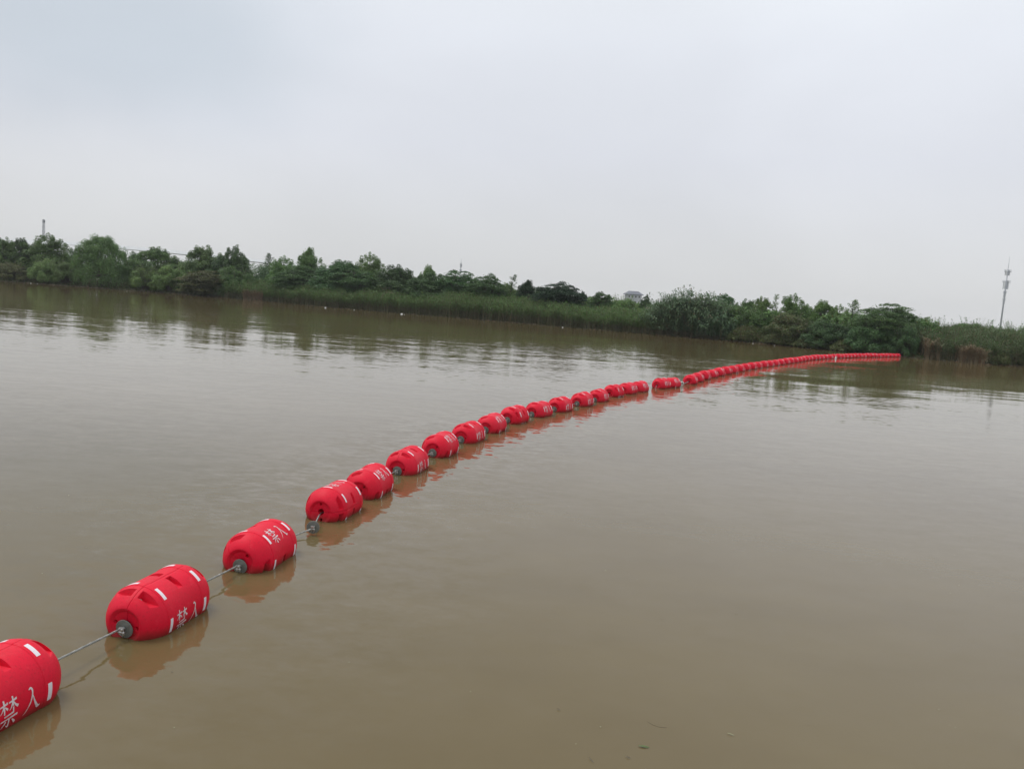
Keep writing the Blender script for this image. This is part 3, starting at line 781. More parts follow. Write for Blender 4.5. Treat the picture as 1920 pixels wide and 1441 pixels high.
def proto_sparse(seed, H=7., W=2.):
    rng = np.random.default_rng(seed); Q = []; segs = []
    bend = rng.uniform(.2, .5)
    segs.append(([(0, 0, -.3), (.05, 0, H * .4), (bend * .4, 0, H * .75), (bend, 0, H)], [.07, .05, .03, .008]))
    for i in range(44):
        t = rng.uniform(.25, 1); a = rng.random() * 2 * math.pi; ln = W * .55 * (1.15 - t) + .25
        bx_, bz = bend * t ** 2, H * t
        tip = (bx_ + math.cos(a) * ln, math.sin(a) * ln, bz + ln * .75)
        segs.append(([(bx_, 0, bz), tip], [.018, .005])); m = 26; s = rng.uniform(.2, 1.05, m)[:, None]
        P = np.array([bx_, 0, bz]) * (1 - s) + np.array(tip) * s + rng.normal(size=(m, 3)) * .09
        L = rng.uniform(.12, .26, m); Q.append(leaf_quads(rng, P, unit(rng.normal(size=(m, 3)) + [0, 0, .3]), L, L * .36))
    return np.concatenate(Q), segs
DIM = dict(broad=(8., 6.), willow=(9.5, 9.), flat=(6., 8.), bush=(4., 6.), mound=(1.6, 5.), sparse=(7., 2.))
FN = dict(broad=proto_broad, willow=proto_willow, flat=proto_flat, bush=proto_bush, mound=proto_mound, sparse=proto_sparse)
NV = dict(broad=4, willow=2, flat=4, bush=4, mound=3, sparse=2)
CATS = dict(broad='tree', willow='tree', flat='tree', bush='bush', mound='shrub', sparse='sapling')
NAMES = dict(broad='leafy_tree', willow='willow_tree', flat='spreading_tree', bush='bush', mound='scrub', sparse='sapling')
def get_proto(kind, var, mat):
    key = (kind, var)
    if key not in PROTO:
        Q, segs = FN[kind](100 + var * 17 + len(kind))
        PROTO[key] = (Q, limb_mesh('trunk', segs))
    k2 = (kind, var, mat.name)
    if k2 not in PROTO:
        PROTO[k2] = quads_mesh('crown', PROTO[key][0], [mat])
    return PROTO[k2], PROTO[key][1]
def pick_mat(kind, label):
    L = label
    if 'blackish' in L: return M_leaf_black
    if 'brownish' in L or 'reddish' in L: return M_leaf_brown
    if kind == 'willow': return M_leaf_willow
    if kind == 'mound': return M_leaf_scrub
    hits = sorted((L.index(k), k) for k in ('dark', 'shaded', 'pale', 'light', 'bright') if k in L)
    if hits: return M_leaf_dark if hits[0][1] in ('dark', 'shaded') else M_leaf_pale
    if 'olive' in L or 'tangled' in L: return M_leaf_scrub
    if kind == 'flat': return M_leaf_dark
    return M_leaf_mid
rnd = random.Random(5)
for i, (kind, x, y, zt, w, lab) in enumerate(TREES):
    gz = float(ground_z(x, y)) - .05
    if kind in ('bush', 'mound') : gz = min(gz, .25)
    h = zt - gz
    H0, W0 = DIM[kind]
    crown, trunk = get_proto(kind, i % NV[kind], pick_mat(kind, lab))
    root = empty(NAMES[kind], (x, y, gz), rnd.uniform(0, 6.28) if kind not in ('mound',) else rnd.uniform(-.3, .3))
    sw = w / W0 * (1.22 if kind in ('broad', 'flat') else 1.1)
    root.scale = (sw, sw if kind != 'bush' else min(sw, 1.0), h / H0 * (1.03 if kind != 'mound' else 1.0))
    grp = {'tree': 'trees on the far bank', 'bush': 'bushes on the far bank', 'shrub': 'scrub at the waterline', 'sapling': 'saplings on the far bank'}[CATS[kind]]
    tag(root, lab, CATS[kind], grp)
    if kind in ('bush', 'mound'):
        link('foliage', crown, root); link('stems', trunk, root)
    else:
        link('crown', crown, root); link('trunk', trunk, root)

# reeds: thin dry stalks below, green blades above
def reed_bed(name, n, xr, dr, hr, label, cat, dry_low=.36, mats=None, seed=1, hfun=None, zmin=-.05, dpow=1.4):
    rng = np.random.default_rng(seed)
    x = rng.uniform(xr[0], xr[1], n)
    d = dr[0] + (dr[1] - dr[0]) * rng.random(n) ** dpow
    y = bank_y(x) + d
    z = np.maximum(ground_z(x, y), zmin)
    clump = .5 + .5 * np.sin(x * 1.7 + np.sin(y * 1.1) * 2) * np.sin(y * 1.9 + x * .4)
    keep = rng.random(n) < .45 + .55 * clump
    x, y, z, d, clump = x[keep], y[keep], z[keep], d[keep], clump[keep]; n = len(x)
    h = rng.uniform(hr[0], hr[1], n) * (.80 + .20 * clump) * (1 + .05 * np.sin(x * .5) + .04 * np.sin(x * 1.3 + 2))
    if hfun is not None: h = h * hfun(x, d)
    base = np.stack([x, y, z], 1)
    lean = rng.normal(size=(n, 2)) * .09; lean[:, 1] -= .05
    top = base + np.stack([lean[:, 0] * h, lean[:, 1] * h, h * .93], 1)
    a = rng.random(n) * np.pi; side = np.stack([np.cos(a), np.sin(a), np.zeros(n)], 1) * .022
    Q = [np.stack([base - side, base + side, top + side * .4, top - side * .4], 1)]; MI = [np.ones(n, int)]
    for k in range(9):
        t = rng.uniform(.12, 1.0, n) if k < 3 else rng.uniform(.5, 1.0, n)
        p = base + (top - base) * t[:, None]
        az = rng.random(n) * 2 * np.pi; L = rng.uniform(.3, .62, n) * (1 if k < 8 else .8)
        el = rng.uniform(.35, 1.25, n)
        dv = np.stack([np.cos(az) * np.cos(el), np.sin(az) * np.cos(el), np.sin(el)], 1)
        sd = unit(np.cross(dv, [0, 0, 1.]) + rng.normal(size=(n, 3)) * .3) * rng.uniform(.016, .034, n)[:, None]
        mid = p + dv * L[:, None] * .45; tip = p + dv * L[:, None]; tip[:, 2] -= L * .25
        Q.append(np.stack([p, mid + sd, tip, mid - sd], 1)); MI.append(np.where(t < dry_low, 1, 0))
    me = quads_mesh(name, np.concatenate(Q), mats or [M_leaf_reed, M_stalk], np.concatenate(MI))
    return tag(link(name, me), label, cat, kind='stuff')
reed_bed('reed_bed', 30000, (-56, 19.5), (-.35, 13), (2.35, 3.4), 'long bed of green reeds with dry brown stalks along the water', 'reeds', seed=3,
         hfun=lambda x, d: np.interp(d, [0, 1.5, 4], [.86, .95, 1.02]) * np.interp(x, [-56, -20, -5, 8, 16, 20], [.95, .95, 1.12, .92, .80, .8]))
reed_bed('reed_bed', 13000, (43.5, 74), (-.2, 15), (2.3, 3.3), 'tall dull green reeds right of the flat-topped tree', 'reeds', seed=4, dry_low=.5, mats=[M_leaf_reed_dull, M_stalk],
         hfun=lambda x, d: np.interp(d, [0, 2, 6], [.75, .95, 1.08]))
reed_bed('dead_reeds', 620, (45.8, 47.9), (-.6, .5), (1.2, 2.1), 'patch of dead straw-coloured reeds on the right bank', 'reeds', seed=5, mats=[M_dry, M_dry], zmin=0)
reed_bed('dead_reeds', 260, (43.4, 44.6), (-.1, .9), (1.6, 2.4), 'thin wisp of dead reeds beside the end of the float line', 'reeds', seed=6, mats=[M_dry, M_dry], zmin=0)
reed_bed('dead_reeds', 420, (-47.5, -43.5), (-.45, .2), (1.3, 2.0), 'rust brown dead reeds at the left end of the reed bed', 'reeds', seed=7, mats=[M_dry, M_dry], zmin=0)

# ground cover and tangle under the trees
rng = np.random.default_rng(11)
n = 60000
x = rng.uniform(-120, 78, n); d = rng.random(n) ** 1.3 * 9 + .1; y = bank_y(x) + d
h = rng.uniform(.15, 1.3, n) * (.4 + .6 * np.abs(np.sin(x * .9 + np.sin(y)))) * np.clip(d, .2, 1)
P = np.stack([x, y, ground_z(x, y) + h * rng.random(n)], 1)
L = rng.uniform(.2, .5, n)
q = leaf_quads(rng, P, unit(rng.normal(size=(n, 3)) * [1, 1, .6]), L, L * .28, along=np.stack([rng.normal(size=n) * .5, rng.normal(size=n) * .5, np.ones(n)], 1))
tag(link('ground_cover', quads_mesh('ground_cover', q, [M_leaf_scrub])), 'tangled low grass and weeds covering the far bank', 'weeds', kind='stuff')
# far woods that read as one mass
def belt(name, n, x0_, x1_, y0_, y1_, hmin, hmax, mat, label, seed, back):
    rng = np.random.default_rng(seed); Q = []
    nl = n
    for i in range(nl):
        x = rng.uniform(x0_, x1_); y = float(bank_y(x)) + rng.uniform(*back); h = rng.uniform(hmin, hmax) * (.85 + .15 * math.sin(x * .13) * math.sin(x * .041 + 1))
        for k in range(3):
            r = h * rng.uniform(.16, .27)
            Q.append(lobe(rng, (x + rng.normal() * h * .15, y, max(r, h * rng.uniform(.3, .85))), (r * 1.25, r * 1.25, r * 1.05), 85, .36))
        Q.append(lobe(rng, (x, y, h * .86 + rng.uniform(0, .3)), (h * .08, h * .08, h * .12), 30, .3))
    me = quads_mesh(name, np.concatenate(Q), [mat])
    return tag(link(name, me), label, 'woods', kind='stuff')
belt('distant_woods', 560, -190, -33, 163, 200, 6.0, 8.0, M_leaf_dark, 'dark woods behind the trees on the left', 21, (15, 34))
belt('distant_woods', 300, -50, -4, 0, 0, 6.0, 7.7, M_leaf_dark, 'dark woods filling the space behind the thicket', 24, (13, 26))
belt('distant_woods', 110, -6, 8, 0, 0, 4.8, 6.2, M_leaf_mid, 'woods behind the blackish green tree', 22, (14, 30))
belt('distant_woods', 190, 7, 30, 0, 0, 3.9, 4.7, M_leaf_mid, 'low woods below the distant grey roof', 26, (14, 42))
belt('distant_woods', 300, 22, 47, 0, 0, 4.5, 5.7, M_leaf_mid, 'mid green woods closing the gaps right of the giant reeds', 25, (6, 18))
belt('distant_woods', 420, 42, 160, 0, 0, 3.6, 4.9, M_leaf_mid, 'distant thicket forming the skyline on the right', 23, (18, 60))

# giant reed clump: arching canes with long drooping blades
def giant_reeds(seed, x, y, zt, w, label):
    rng = np.random.default_rng(seed)
    gz = .1; h0 = zt - gz
    root = empty('giant_reed_clump', (x, y, gz)); tag(root, label, 'reed clump', 'clumps of giant reed')
    Q = []; m = MB(); nc = int(44 * w)
    for i in range(nc):
        bx_, by_ = rng.normal() * w * .22, rng.normal() * .9
        a = rng.random() * 2 * math.pi
        out = abs(rng.normal()) * .8 + .15
        ox, oy = math.cos(a) * out + bx_ * .5, math.sin(a) * out - .25
        h = h0 * rng.uniform(.5, 1.0) * (1 - .22 * min(1, abs(bx_) / (w * .5)))
        t = np.linspace(0, 1, 9)
        px = bx_ + ox * t ** 2.2; py = by_ + oy * t ** 2.2; pz = h * (t - .12 * out * t ** 4)
        C_ = np.stack([px, py, pz], 1)
        m.tube(C_[::2], [.017, .015, .013, .010, .004], 4, False)
        for k in range(26):
            s = rng.uniform(.08, 1.0) ** .8; p = np.array([np.interp(s, t, px), np.interp(s, t, py), np.interp(s, t, pz)])
            b = rng.random() * 2 * math.pi; L = rng.uniform(.55, 1.05); e = rng.uniform(.2, 1.15)
            dv = np.array([math.cos(b) * math.cos(e), math.sin(b) * math.cos(e), math.sin(e)])
            mid = p + dv * L * .5; tip = mid + np.array([dv[0], dv[1], -.55]) * L * .5
            sd = np.array([-math.sin(b), math.cos(b), rng.normal() * .3]) * rng.uniform(.030, .052)
            Q.append([p - sd * .6, p + sd * .6, mid + sd, mid - sd]); Q.append([mid - sd, mid + sd, tip + sd * .1, tip - sd * .1])
    # build so that the two halves of a blade share an edge
    Q = np.array(Q).reshape(-1, 8, 3)
    V = Q.reshape(-1, 3); me = bpy.data.meshes.new('blades')
    nb = len(Q)
    Vv = np.stack([Q[:, 0], Q[:, 1], Q[:, 2], Q[:, 3], Q[:, 6], Q[:, 7]], 1).reshape(-1, 3)
    F_ = []
    for b in range(nb): F_ += [(b * 6, b * 6 + 1, b * 6 + 2, b * 6 + 3), (b * 6 + 3, b * 6 + 2, b * 6 + 4, b * 6 + 5)]
    link('blades', mesh_py('blades', Vv, F_, M_leaf_arundo), root)
    m.build('canes', M_stalk, root)
for (x, y, zt, w), lab, sd in zip(GIANT_REEDS, ['left shoulder of the giant grey green reed clump, lowest on its left', 'tallest feathery grey green reed clump on the bank', 'second tallest giant reed clump, right beside the tallest', 'low giant reeds drooping to the water at the right of the clump'], (1, 2, 3, 4)):
    giant_reeds(40 + sd, x, y, zt, w, lab)

# ------------------------------------------------------------------ the float barrier
LEN = FLEN
RAD = .25
def half_profile():
    a = [(0.036, .026), (.100, .022), (.120, .005), (.131, .001), (.150, .009), (.178, .034), (.206, .068), (.228, .106), (.242, .144), (.2472, .166), (.2475, .172), (.2525, .175), (.2525, .245), (.2475, .249)]
    b = [(.2478, LEN * .5)]
    c = [(r, LEN - y) for r, y in reversed(a)]
    return a + b + c
def half_shell_mesh():
    prof = half_profile(); nseg = 40; g = .002
    bm = bmesh.new(); rings = []
    for k in range(nseg + 1):
        t = math.pi * k / nseg                      # from +z pole over +x to -z pole
        rings.append([bm.verts.new((g + r * math.sin(t), y - LEN / 2, r * math.cos(t))) for r, y in prof])
    n = len(prof)
    for k in range(nseg):
        for i in range(n):
            j = (i + 1) % n
            bm.faces.new((rings[k][i], rings[k][j], rings[k + 1][j], rings[k + 1][i]))
    bm.faces.new(rings[0][::-1]); bm.faces.new(rings[-1])
    bmesh.ops.recalc_face_normals(bm, faces=bm.faces)
    me = bpy.data.meshes.new('half_shell'); bm.to_mesh(me); bm.free()
    o = bpy.data.objects.new('tmp', me); col.objects.link(o)
    cut = bmesh.new()
    def wedge(y0, y1, z0, s):
        # pocket for a bolt: upright wall beside the seam, flat floor, rounded outer corners
        x_in, x_out = .026, .30
        pts = [(x_in, y0), (x_in, y1), (x_out, y1 - .004), (x_out, y0 + .004)]
        lo = [cut.verts.new((x, y - LEN / 2, s * z0)) for x, y in pts]
        hi = [cut.verts.new((x, y + (-.004 if y < (y0 + y1) / 2 else .004) - LEN / 2, s * .32)) for x, y in pts]
        cut.faces.new(lo); cut.faces.new(hi[::-1])
        for i in range(4): cut.faces.new((lo[i], hi[i], hi[(i + 1) % 4], lo[(i + 1) % 4]))
    for s in (1, -1):
        wedge(.070, .132, .160, s); wedge(LEN - .132, LEN - .070, .160, s)
        wedge(LEN * .5 - .030, LEN * .5 + .030, .197, s)
    bmesh.ops.recalc_face_normals(cut, faces=cut.faces)
    def cyl(bm_, x, z, r, y0, y1, n=16):
        a = [bm_.verts.new((x + r * math.cos(2 * math.pi * k / n), y0, z + r * math.sin(2 * math.pi * k / n))) for k in range(n)]
        b = [bm_.verts.new((x + r * math.cos(2 * math.pi * k / n), y1, z + r * math.sin(2 * math.pi * k / n))) for k in range(n)]
        f = [bm_.faces.new(a[::-1]), bm_.faces.new(b)] + [bm_.faces.new((a[k], a[(k + 1) % n], b[(k + 1) % n], b[k])) for k in range(n)]
        return f
    for ya, yb in ((-LEN / 2 - .05, -LEN / 2 + .15), (LEN / 2 - .15, LEN / 2 + .05)):
        f = cyl(cut, .089, 0, .0165, ya, yb)
        bmesh.ops.recalc_face_normals(cut, faces=f)
    cme = bpy.data.meshes.new('tmpcut'); cut.to_mesh(cme); cut.free()
    co = bpy.data.objects.new('tmpcut', cme); col.objects.link(co)
    md = o.modifiers.new('b', 'BOOLEAN'); md.object = co; md.operation = 'DIFFERENCE'; md.solver = 'EXACT'; md.use_self = False
    bv = o.modifiers.new('v', 'BEVEL'); bv.width = .0045; bv.segments = 2; bv.limit_method = 'ANGLE'; bv.angle_limit = R(38)
    dg = bpy.context.evaluated_depsgraph_get(); dg.update()
    out = bpy.data.meshes.new_from_object(o.evaluated_get(dg)); out.name = 'half_shell'
    bpy.data.objects.remove(o); bpy.data.objects.remove(co)
    out.materials.clear(); out.materials.append(M_red)
    out.polygons.foreach_set('use_smooth', [True] * len(out.polygons))
    # keep crisp edges crisp
    bm = bmesh.new(); bm.from_mesh(out)
    for e in bm.edges:
        e.smooth = not (len(e.link_faces) == 2 and e.calc_face_angle(0) > R(32))
    bm.to_mesh(out); bm.free()
    return out
SHELL = half_shell_mesh()
def wrap(u, v, r, phi0):
    """u along the axis, v up round the barrel, phi measured from +z toward +x"""
    p = phi0 - v / RAD
    return (r * math.sin(p), u, r * math.cos(p))
STROKES = {
 'forbid': [
  [((.04, .80), .030), ((.28, .82), .036), ((.47, .85), .050)], [((.27, .99), .055), ((.27, .80), .045), ((.265, .50), .040)],
  [((.26, .80), .040), ((.16, .66), .036), ((.03, .56), .010)], [((.30, .76), .020), ((.44, .63), .060)],
  [((.52, .83), .030), ((.74, .85), .036), ((.95, .88), .050)], [((.74, 1.0), .055), ((.74, .80), .045), ((.735, .50), .040)],
  [((.72, .82), .040), ((.63, .67), .036), ((.52, .58), .010)], [((.76, .82), .020), ((.86, .68), .045), ((.99, .60), .065)],
  [((.24, .42), .030), ((.50, .44), .034), ((.76, .47), .048)], [((.06, .29), .030), ((.50, .31), .034), ((.95, .34), .052)],
  [((.51, .31), .045), ((.51, .12), .042), ((.50, .01), .050), ((.38, .07), .010)],
  [((.34, .24), .050), ((.25, .14), .035), ((.13, .05), .010)], [((.66, .24), .020), ((.76, .16), .050), ((.86, .06), .060)]],
 'enter': [
  [((.30, .93), .022), ((.42, .96), .050), ((.50, .86), .052), ((.47, .66), .050), ((.36, .42), .040), ((.20, .20), .026), ((.02, .02), .008)],
  [((.51, .66), .024), ((.60, .44), .050), ((.74, .22), .070), ((.84, .12), .080), ((.98, .14), .020)]]}
def char_mesh(kind, uc, size_u, size_v, phi0=math.pi / 2):
    v, f = [], []
    for si, st in enumerate(STROKES[kind]):
        P = [np.array(p) for p, w in st]; W = [w for p, w in st]
        pts, ws = [], []
        for i in range(len(P) - 1):
            a = P[i - 1] if i > 0 else 2 * P[i] - P[i + 1]; b, c = P[i], P[i + 1]; d = P[i + 2] if i + 2 < len(P) else 2 * c - b
            for k in range(6):
                t = k / 6
                pts.append(.5 * ((2 * b) + (c - a) * t + (2 * a - 5 * b + 4 * c - d) * t * t + (3 * b - a - 3 * c + d) * t ** 3)); ws.append(W[i] * (1 - t) + W[i + 1] * t)
        pts.append(P[-1]); ws.append(W[-1])
        base = len(v); rr = .2502 + .0011 + si * .00035
        for i, p in enumerate(pts):
            d = pts[min(i + 1, len(pts) - 1)] - pts[max(i - 1, 0)]; d = d / (np.linalg.norm(d) + 1e-9); nn_ = np.array([-d[1], d[0]])
            for s in (-1, 0, 1):
                q = p + nn_ * s * ws[i] * .80
                v.append(wrap(uc + (q[0] - .5) * size_u, (q[1] - .5) * size_v, rr, phi0))
        for i in range(len(pts) - 1):
            for s in range(2):
                a0 = base + i * 3 + s
                f.append((a0, a0 + 3, a0 + 4, a0 + 1))
    return mesh_py('character', v, f, M_letter)
CH1 = char_mesh('forbid', -.090, .135, .170); CH2 = char_mesh('enter', .090, .13, .160)
def tape_mesh():
    v, f = [], []; n = 8; w = .032; ang = R(25)
    for lay, r in ((0, .2535), (1, .2548)):
        for k in range(n + 1):
            a = -ang / 2 + ang * k / n
            for u in (-w / 2, w / 2): v.append((r * math.sin(a), u, r * math.cos(a)))
    m = (n + 1) * 2
    for k in range(n):
        f.append((m + 2 * k, m + 2 * k + 2, m + 2 * k + 3, m + 2 * k + 1))
        f.append((2 * k, 2 * k + 2, m + 2 * k + 2, m + 2 * k)); f.append((2 * k + 1, m + 2 * k + 1, m + 2 * k + 3, 2 * k + 3))
    f.append((0, m, m + 1, 1)); f.append((2 * n, 2 * n + 1, m + 2 * n + 1, m + 2 * n))
    return mesh_py('reflective_tape', v, f, M_tape)
TAPE = tape_mesh()
def bolt_mesh():
    m = MB(); m.tube([(0, 0, 0), (.012, 0, 0)], .011, 6); m.tube([(.010, 0, 0), (.022, 0, 0)], .006, 8)
    return m.mesh('bolt', M_shiny)
BOLT = bolt_mesh()

def make_float(p, q, phi, label, idx, pitch=0.0, zc=.10, far=False):
    """p: near end of the axis, axis runs toward q; phi: where the writing faces (0 = up, 90 = right)"""
    d = Vector((q[0] - p[0], q[1] - p[1], 0)).normalized()
    c = Vector((p[0], p[1], zc)) + d * LEN / 2
    yaw = math.atan2(-d.x, d.y)
    Mx = Matrix.Rotation(yaw, 4, 'Z') @ Matrix.Rotation(pitch, 4, 'X') @ Matrix.Rotation(R(phi - 90), 4, 'Y')
    root = empty('barrier_float', c); root.rotation_euler = Mx.to_euler(); root.scale = (1.07, 1.0, 1.07)
    tag(root, label, 'float', 'red floats strung on the cable')
    a = link('half_shell', SHELL, root)
    b = link('half_shell', SHELL, root); b.rotation_euler = (0, math.pi, 0); 
    rg = random.Random(idx * 7 + 3)
    for e in (-1, 1):
        for k in range(6):
            t = link('reflective_tape', TAPE, root)
            t.location = (0, e * (LEN / 2 - .210), 0)
            t.rotation_euler = (0, R(30 + 60 * k + rg.uniform(-3.5, 3.5)), 0)
    for ch in (CH1, CH2):
        link('character', ch, root)
        if not far:
            o = link('character', ch, root); o.rotation_euler = (0, math.pi, 0)
    if idx < 9:
        for s in (1, -1):
            for sx in (1, -1):
                for y in (.101, LEN * .5, LEN - .101):
                    o = link('bolt', BOLT, root); o.location = (sx * .0255, y - LEN / 2, s * (.178 if y != LEN * .5 else .208))
                    if sx < 0: o.rotation_euler = (0, math.pi, 0)
    return root, c, d
POS = ['nearest', 'second', 'third', 'fourth', 'fifth', 'sixth', 'seventh', 'eighth', 'ninth', 'tenth', 'eleventh', 'twelfth', 'thirteenth', 'fourteenth', 'fifteenth', 'sixteenth', 'seventeenth', 'eighteenth', 'nineteenth']
LAB = ['red float cut off by the left edge, lettering low on its right side',
 'large red float with white lettering low on its right and two pockets on its top',
 'red float, third from the camera, white lettering across its upper right side',
 'red float with a bare dark hole and a loose steel disc before it',
 'red float touching the one with the loose disc, lettering on its upper right',
 'sixth red float from the camera, two top pockets and a steel disc on its nose',
 'seventh red float from the camera, lettering turned up, pocket on its upper left',
 'eighth red float from the camera, paired pockets on top, lettering low right',
 'ninth red float from the camera, lettering on its upper right shoulder',
 'tenth red float from the camera, paired pockets turned to its right side',
 'eleventh red float from the camera, lettering on the right half of its barrel',
 'twelfth red float from the camera, lettering very low on the right',
 'thirteenth red float from the camera, bright steel disc on its nose',
 'fourteenth red float from the camera, smaller disc half hidden behind its neighbour',
 'fifteenth red float from the camera, large side pocket and no disc',
 'sixteenth red float from the camera, first of the pair left of the first gap',
 'seventeenth red float from the camera, second of the pair left of the first gap',
 'near float of the isolated pair between the two gaps in the line',
 'far float of the isolated pair between the two gaps in the line']
PHI = [92, 98, 38, -4, 44, 88, 42, 84, 44, 128, 66, 84, 84, 74, 120, 66, 60, 70, 50]
cable_pts = []
disc_at = []
floats = []
for i in range(19):
    p = HUBS[i]; q = HUBS[i + 1]
    if i in (16, 18): q = (p[0] * 2 - HUBS[i - 1][0], p[1] * 2 - HUBS[i - 1][1])
    zc = .10 + .012 * math.sin(i * 2.3)
    if i == 0: zc = .125
    root, c, d = make_float(p, q, PHI[i], LAB[i], i, R(.8 * math.sin(i * 1.7)), zc)
    floats.append((c, d))
# the long far line
FP = [Vector((a, b, 0)) for a, b in FARPATH]
FPs = catmull(FP, 10)
seg = [0.0]
for a, b in zip(FPs[:-1], FPs[1:]): seg.append(seg[-1] + (b - a).length)
def at_s(s):
    s = min(s, seg[-1] - 1e-4); i = max(0, np.searchsorted(seg, s) - 1); t = (s - seg[i]) / (seg[i + 1] - seg[i])
    return FPs[i].lerp(FPs[i + 1], t)
s = 0.0; starts = []
while s < seg[-1] - LEN:
    starts.append(s)
    frac = s / seg[-1]
    s += 1.62 if frac < .5 else (1.38 if frac < .68 else 1.17)
rg = random.Random(9)
def ordinal(k):
    o = ['', 'first', 'second', 'third', 'fourth', 'fifth', 'sixth', 'seventh', 'eighth', 'ninth', 'tenth', 'eleventh', 'twelfth', 'thirteenth', 'fourteenth', 'fifteenth', 'sixteenth', 'seventeenth', 'eighteenth', 'nineteenth']
    tens = {20: 'twentieth', 30: 'thirtieth', 40: 'fortieth'}; tw = {2: 'twenty', 3: 'thirty', 4: 'forty'}
    return o[k] if k < 20 else (tens[k] if k % 10 == 0 else tw[k // 10] + '-' + o[k % 10])
nf = len(starts)
for i, s in enumerate(starts):
    p = at_s(s); q = at_s(min(s + 1.3, seg[-1]))
    if i == 0: lab = 'red float with an open dark hole just right of the second gap in the line'
    elif i < nf / 2: lab = 'small red float, %s beyond the second gap in the line' % ordinal(i + 1)
    elif i == nf - 1: lab = 'last red float of the line, against the shaded bank'
    else: lab = 'tiny red float in the far part of the line, %s from the bank end' % ordinal(nf - i)
    q2 = (q.x + rg.uniform(-.05, .05), q.y)
    root, c, d = make_float((p.x, p.y), q2, rg.choice([90, 84, 70, 60, 45, 30, 110]) + rg.uniform(-6, 6), lab, 30 + i, R(rg.uniform(-1.5, 1.5)), .10 + rg.uniform(-.015, .02), far=True)
    floats.append((c, d))
print('floats', len(floats), 'far', nf)

# ------------------------------------------------------------------ steel cable with stop discs
cab = tag(empty('steel_cable', (HUBS[0][0], HUBS[0][1], .1)), 'twisted grey steel cable threading all the red floats, with stop discs', 'cable')
def wire(pts, name='wire_rope', step=.012, r=.0095):
    pth = catmull(pts, 24) if len(pts) > 2 else [Vector(pts[0]).lerp(Vector(pts[1]), k / 24) for k in range(25)]
    tot = sum((b - a).length for a, b in zip(pth[:-1], pth[1:]))
    n = max(2, int(tot / step)); acc = [0]
    for a, b in zip(pth[:-1], pth[1:]): acc.append(acc[-1] + (b - a).length)
    v, f = [], []; K = 12; prev = None
    for i in range(n + 1):
        s_ = tot * i / n; j = min(max(0, np.searchsorted(acc, s_) - 1), len(pth) - 2)
        p = pth[j].lerp(pth[j + 1], (s_ - acc[j]) / (acc[j + 1] - acc[j] + 1e-9)); d = (pth[j + 1] - pth[j]).normalized()
        a = d.cross(Vector((0, 0, 1))).normalized(); b = d.cross(a)
        tw = s_ / .085 * 2 * math.pi / 1.0
        for k in range(K):
            t = 2 * math.pi * k / K
            rr = r * (1.0 if k % 2 == 0 else .74)
            v.append(p + (a * math.cos(t + tw) + b * math.sin(t + tw)) * rr)
    for i in range(n):
        for k in range(K):
            k2 = (k + 1) % K; f.append((i * K + k, i * K + k2, (i + 1) * K + k2, (i + 1) * K + k))
    me = mesh_py(name, v, f, M_steel)
    o = bpy.data.objects.new(name, me); col.objects.link(o); o.parent = cab; o.matrix_parent_inverse = Matrix.Translation(-cab.location)
    return o
def clip_parts(loc, d, scale, full):
    """stop disc on the cable with its wire-rope clip; local y runs along the cable away from the camera"""
    yaw = math.atan2(-d.x, d.y); pit = math.asin(max(-1, min(1, d.z)))
    T = Matrix.Translation(loc) @ Matrix.Rotation(yaw, 4, 'Z') @ Matrix.Rotation(pit, 4, 'X')
    m = MB()
    n = 28; t = .004; r = .075
    for y, flip in ((-t, 1), (t, 0)):
        b = len(m.v)
        for rr in (.012, r - .003, r):
            yy = y if rr < r else y * .3
            m.v += [Vector((rr * math.cos(2 * math.pi * k / n), yy, rr * math.sin(2 * math.pi * k / n))) for k in range(n)]
        for j in range(2):
            for k in range(n):
                q = (b + j * n + k, b + j * n + (k + 1) % n, b + (j + 1) * n + (k + 1) % n, b + (j + 1) * n + k)
                m.f.append(q if flip else q[::-1])
    b = 2 * n; b2 = 5 * n
    for k in range(n): m.f.append((b + k, b + (k + 1) % n, b2 + (k + 1) % n, b2 + k))
    disc = m.mesh('stop_disc', M_plate)
    def put(name, me, par):
        o = bpy.data.objects.new(name, me); col.objects.link(o); o.parent = par; return o
    dk = put('stop_disc', disc, cab); dk.matrix_parent_inverse = Matrix.Translation(-cab.location); dk.matrix_basis = T
    if full:
        m = MB()                       # saddle
        m.box(-.017, .017, -.050, -.010, .006, .020); m.box(-.024, .024, -.042, -.018, .014, .024)
        put('saddle', m.mesh('saddle', M_shiny), dk)
        m = MB()                       # U-bolt, threaded ends down
        for dy in (-.030,):
            arc = [(.014 * math.cos(a), dy, .012 * math.sin(a) + .008) for a in np.linspace(0, math.pi, 9)]
            m.tube([(.014, dy, -.052)] + arc + [(-.014, dy, -.040)], .0048, 8)
        m.box(-.024, .024, -.040, -.020, -.018, -.008)
        put('u_bolt', m.mesh('u_bolt', M_shiny, True), dk)
        for sx in (-1, 1):
            m = MB().tube([(sx * .014, -.030, -.019), (sx * .014, -.030, -.031)], .010, 6)
            put('nut', m.mesh('nut', M_shiny), dk)
    else:
        m = MB().box(-.02, .02, -.045, -.006, -.035, .02); put('clip', m.mesh('clip', M_shiny), dk)
z0 = .1
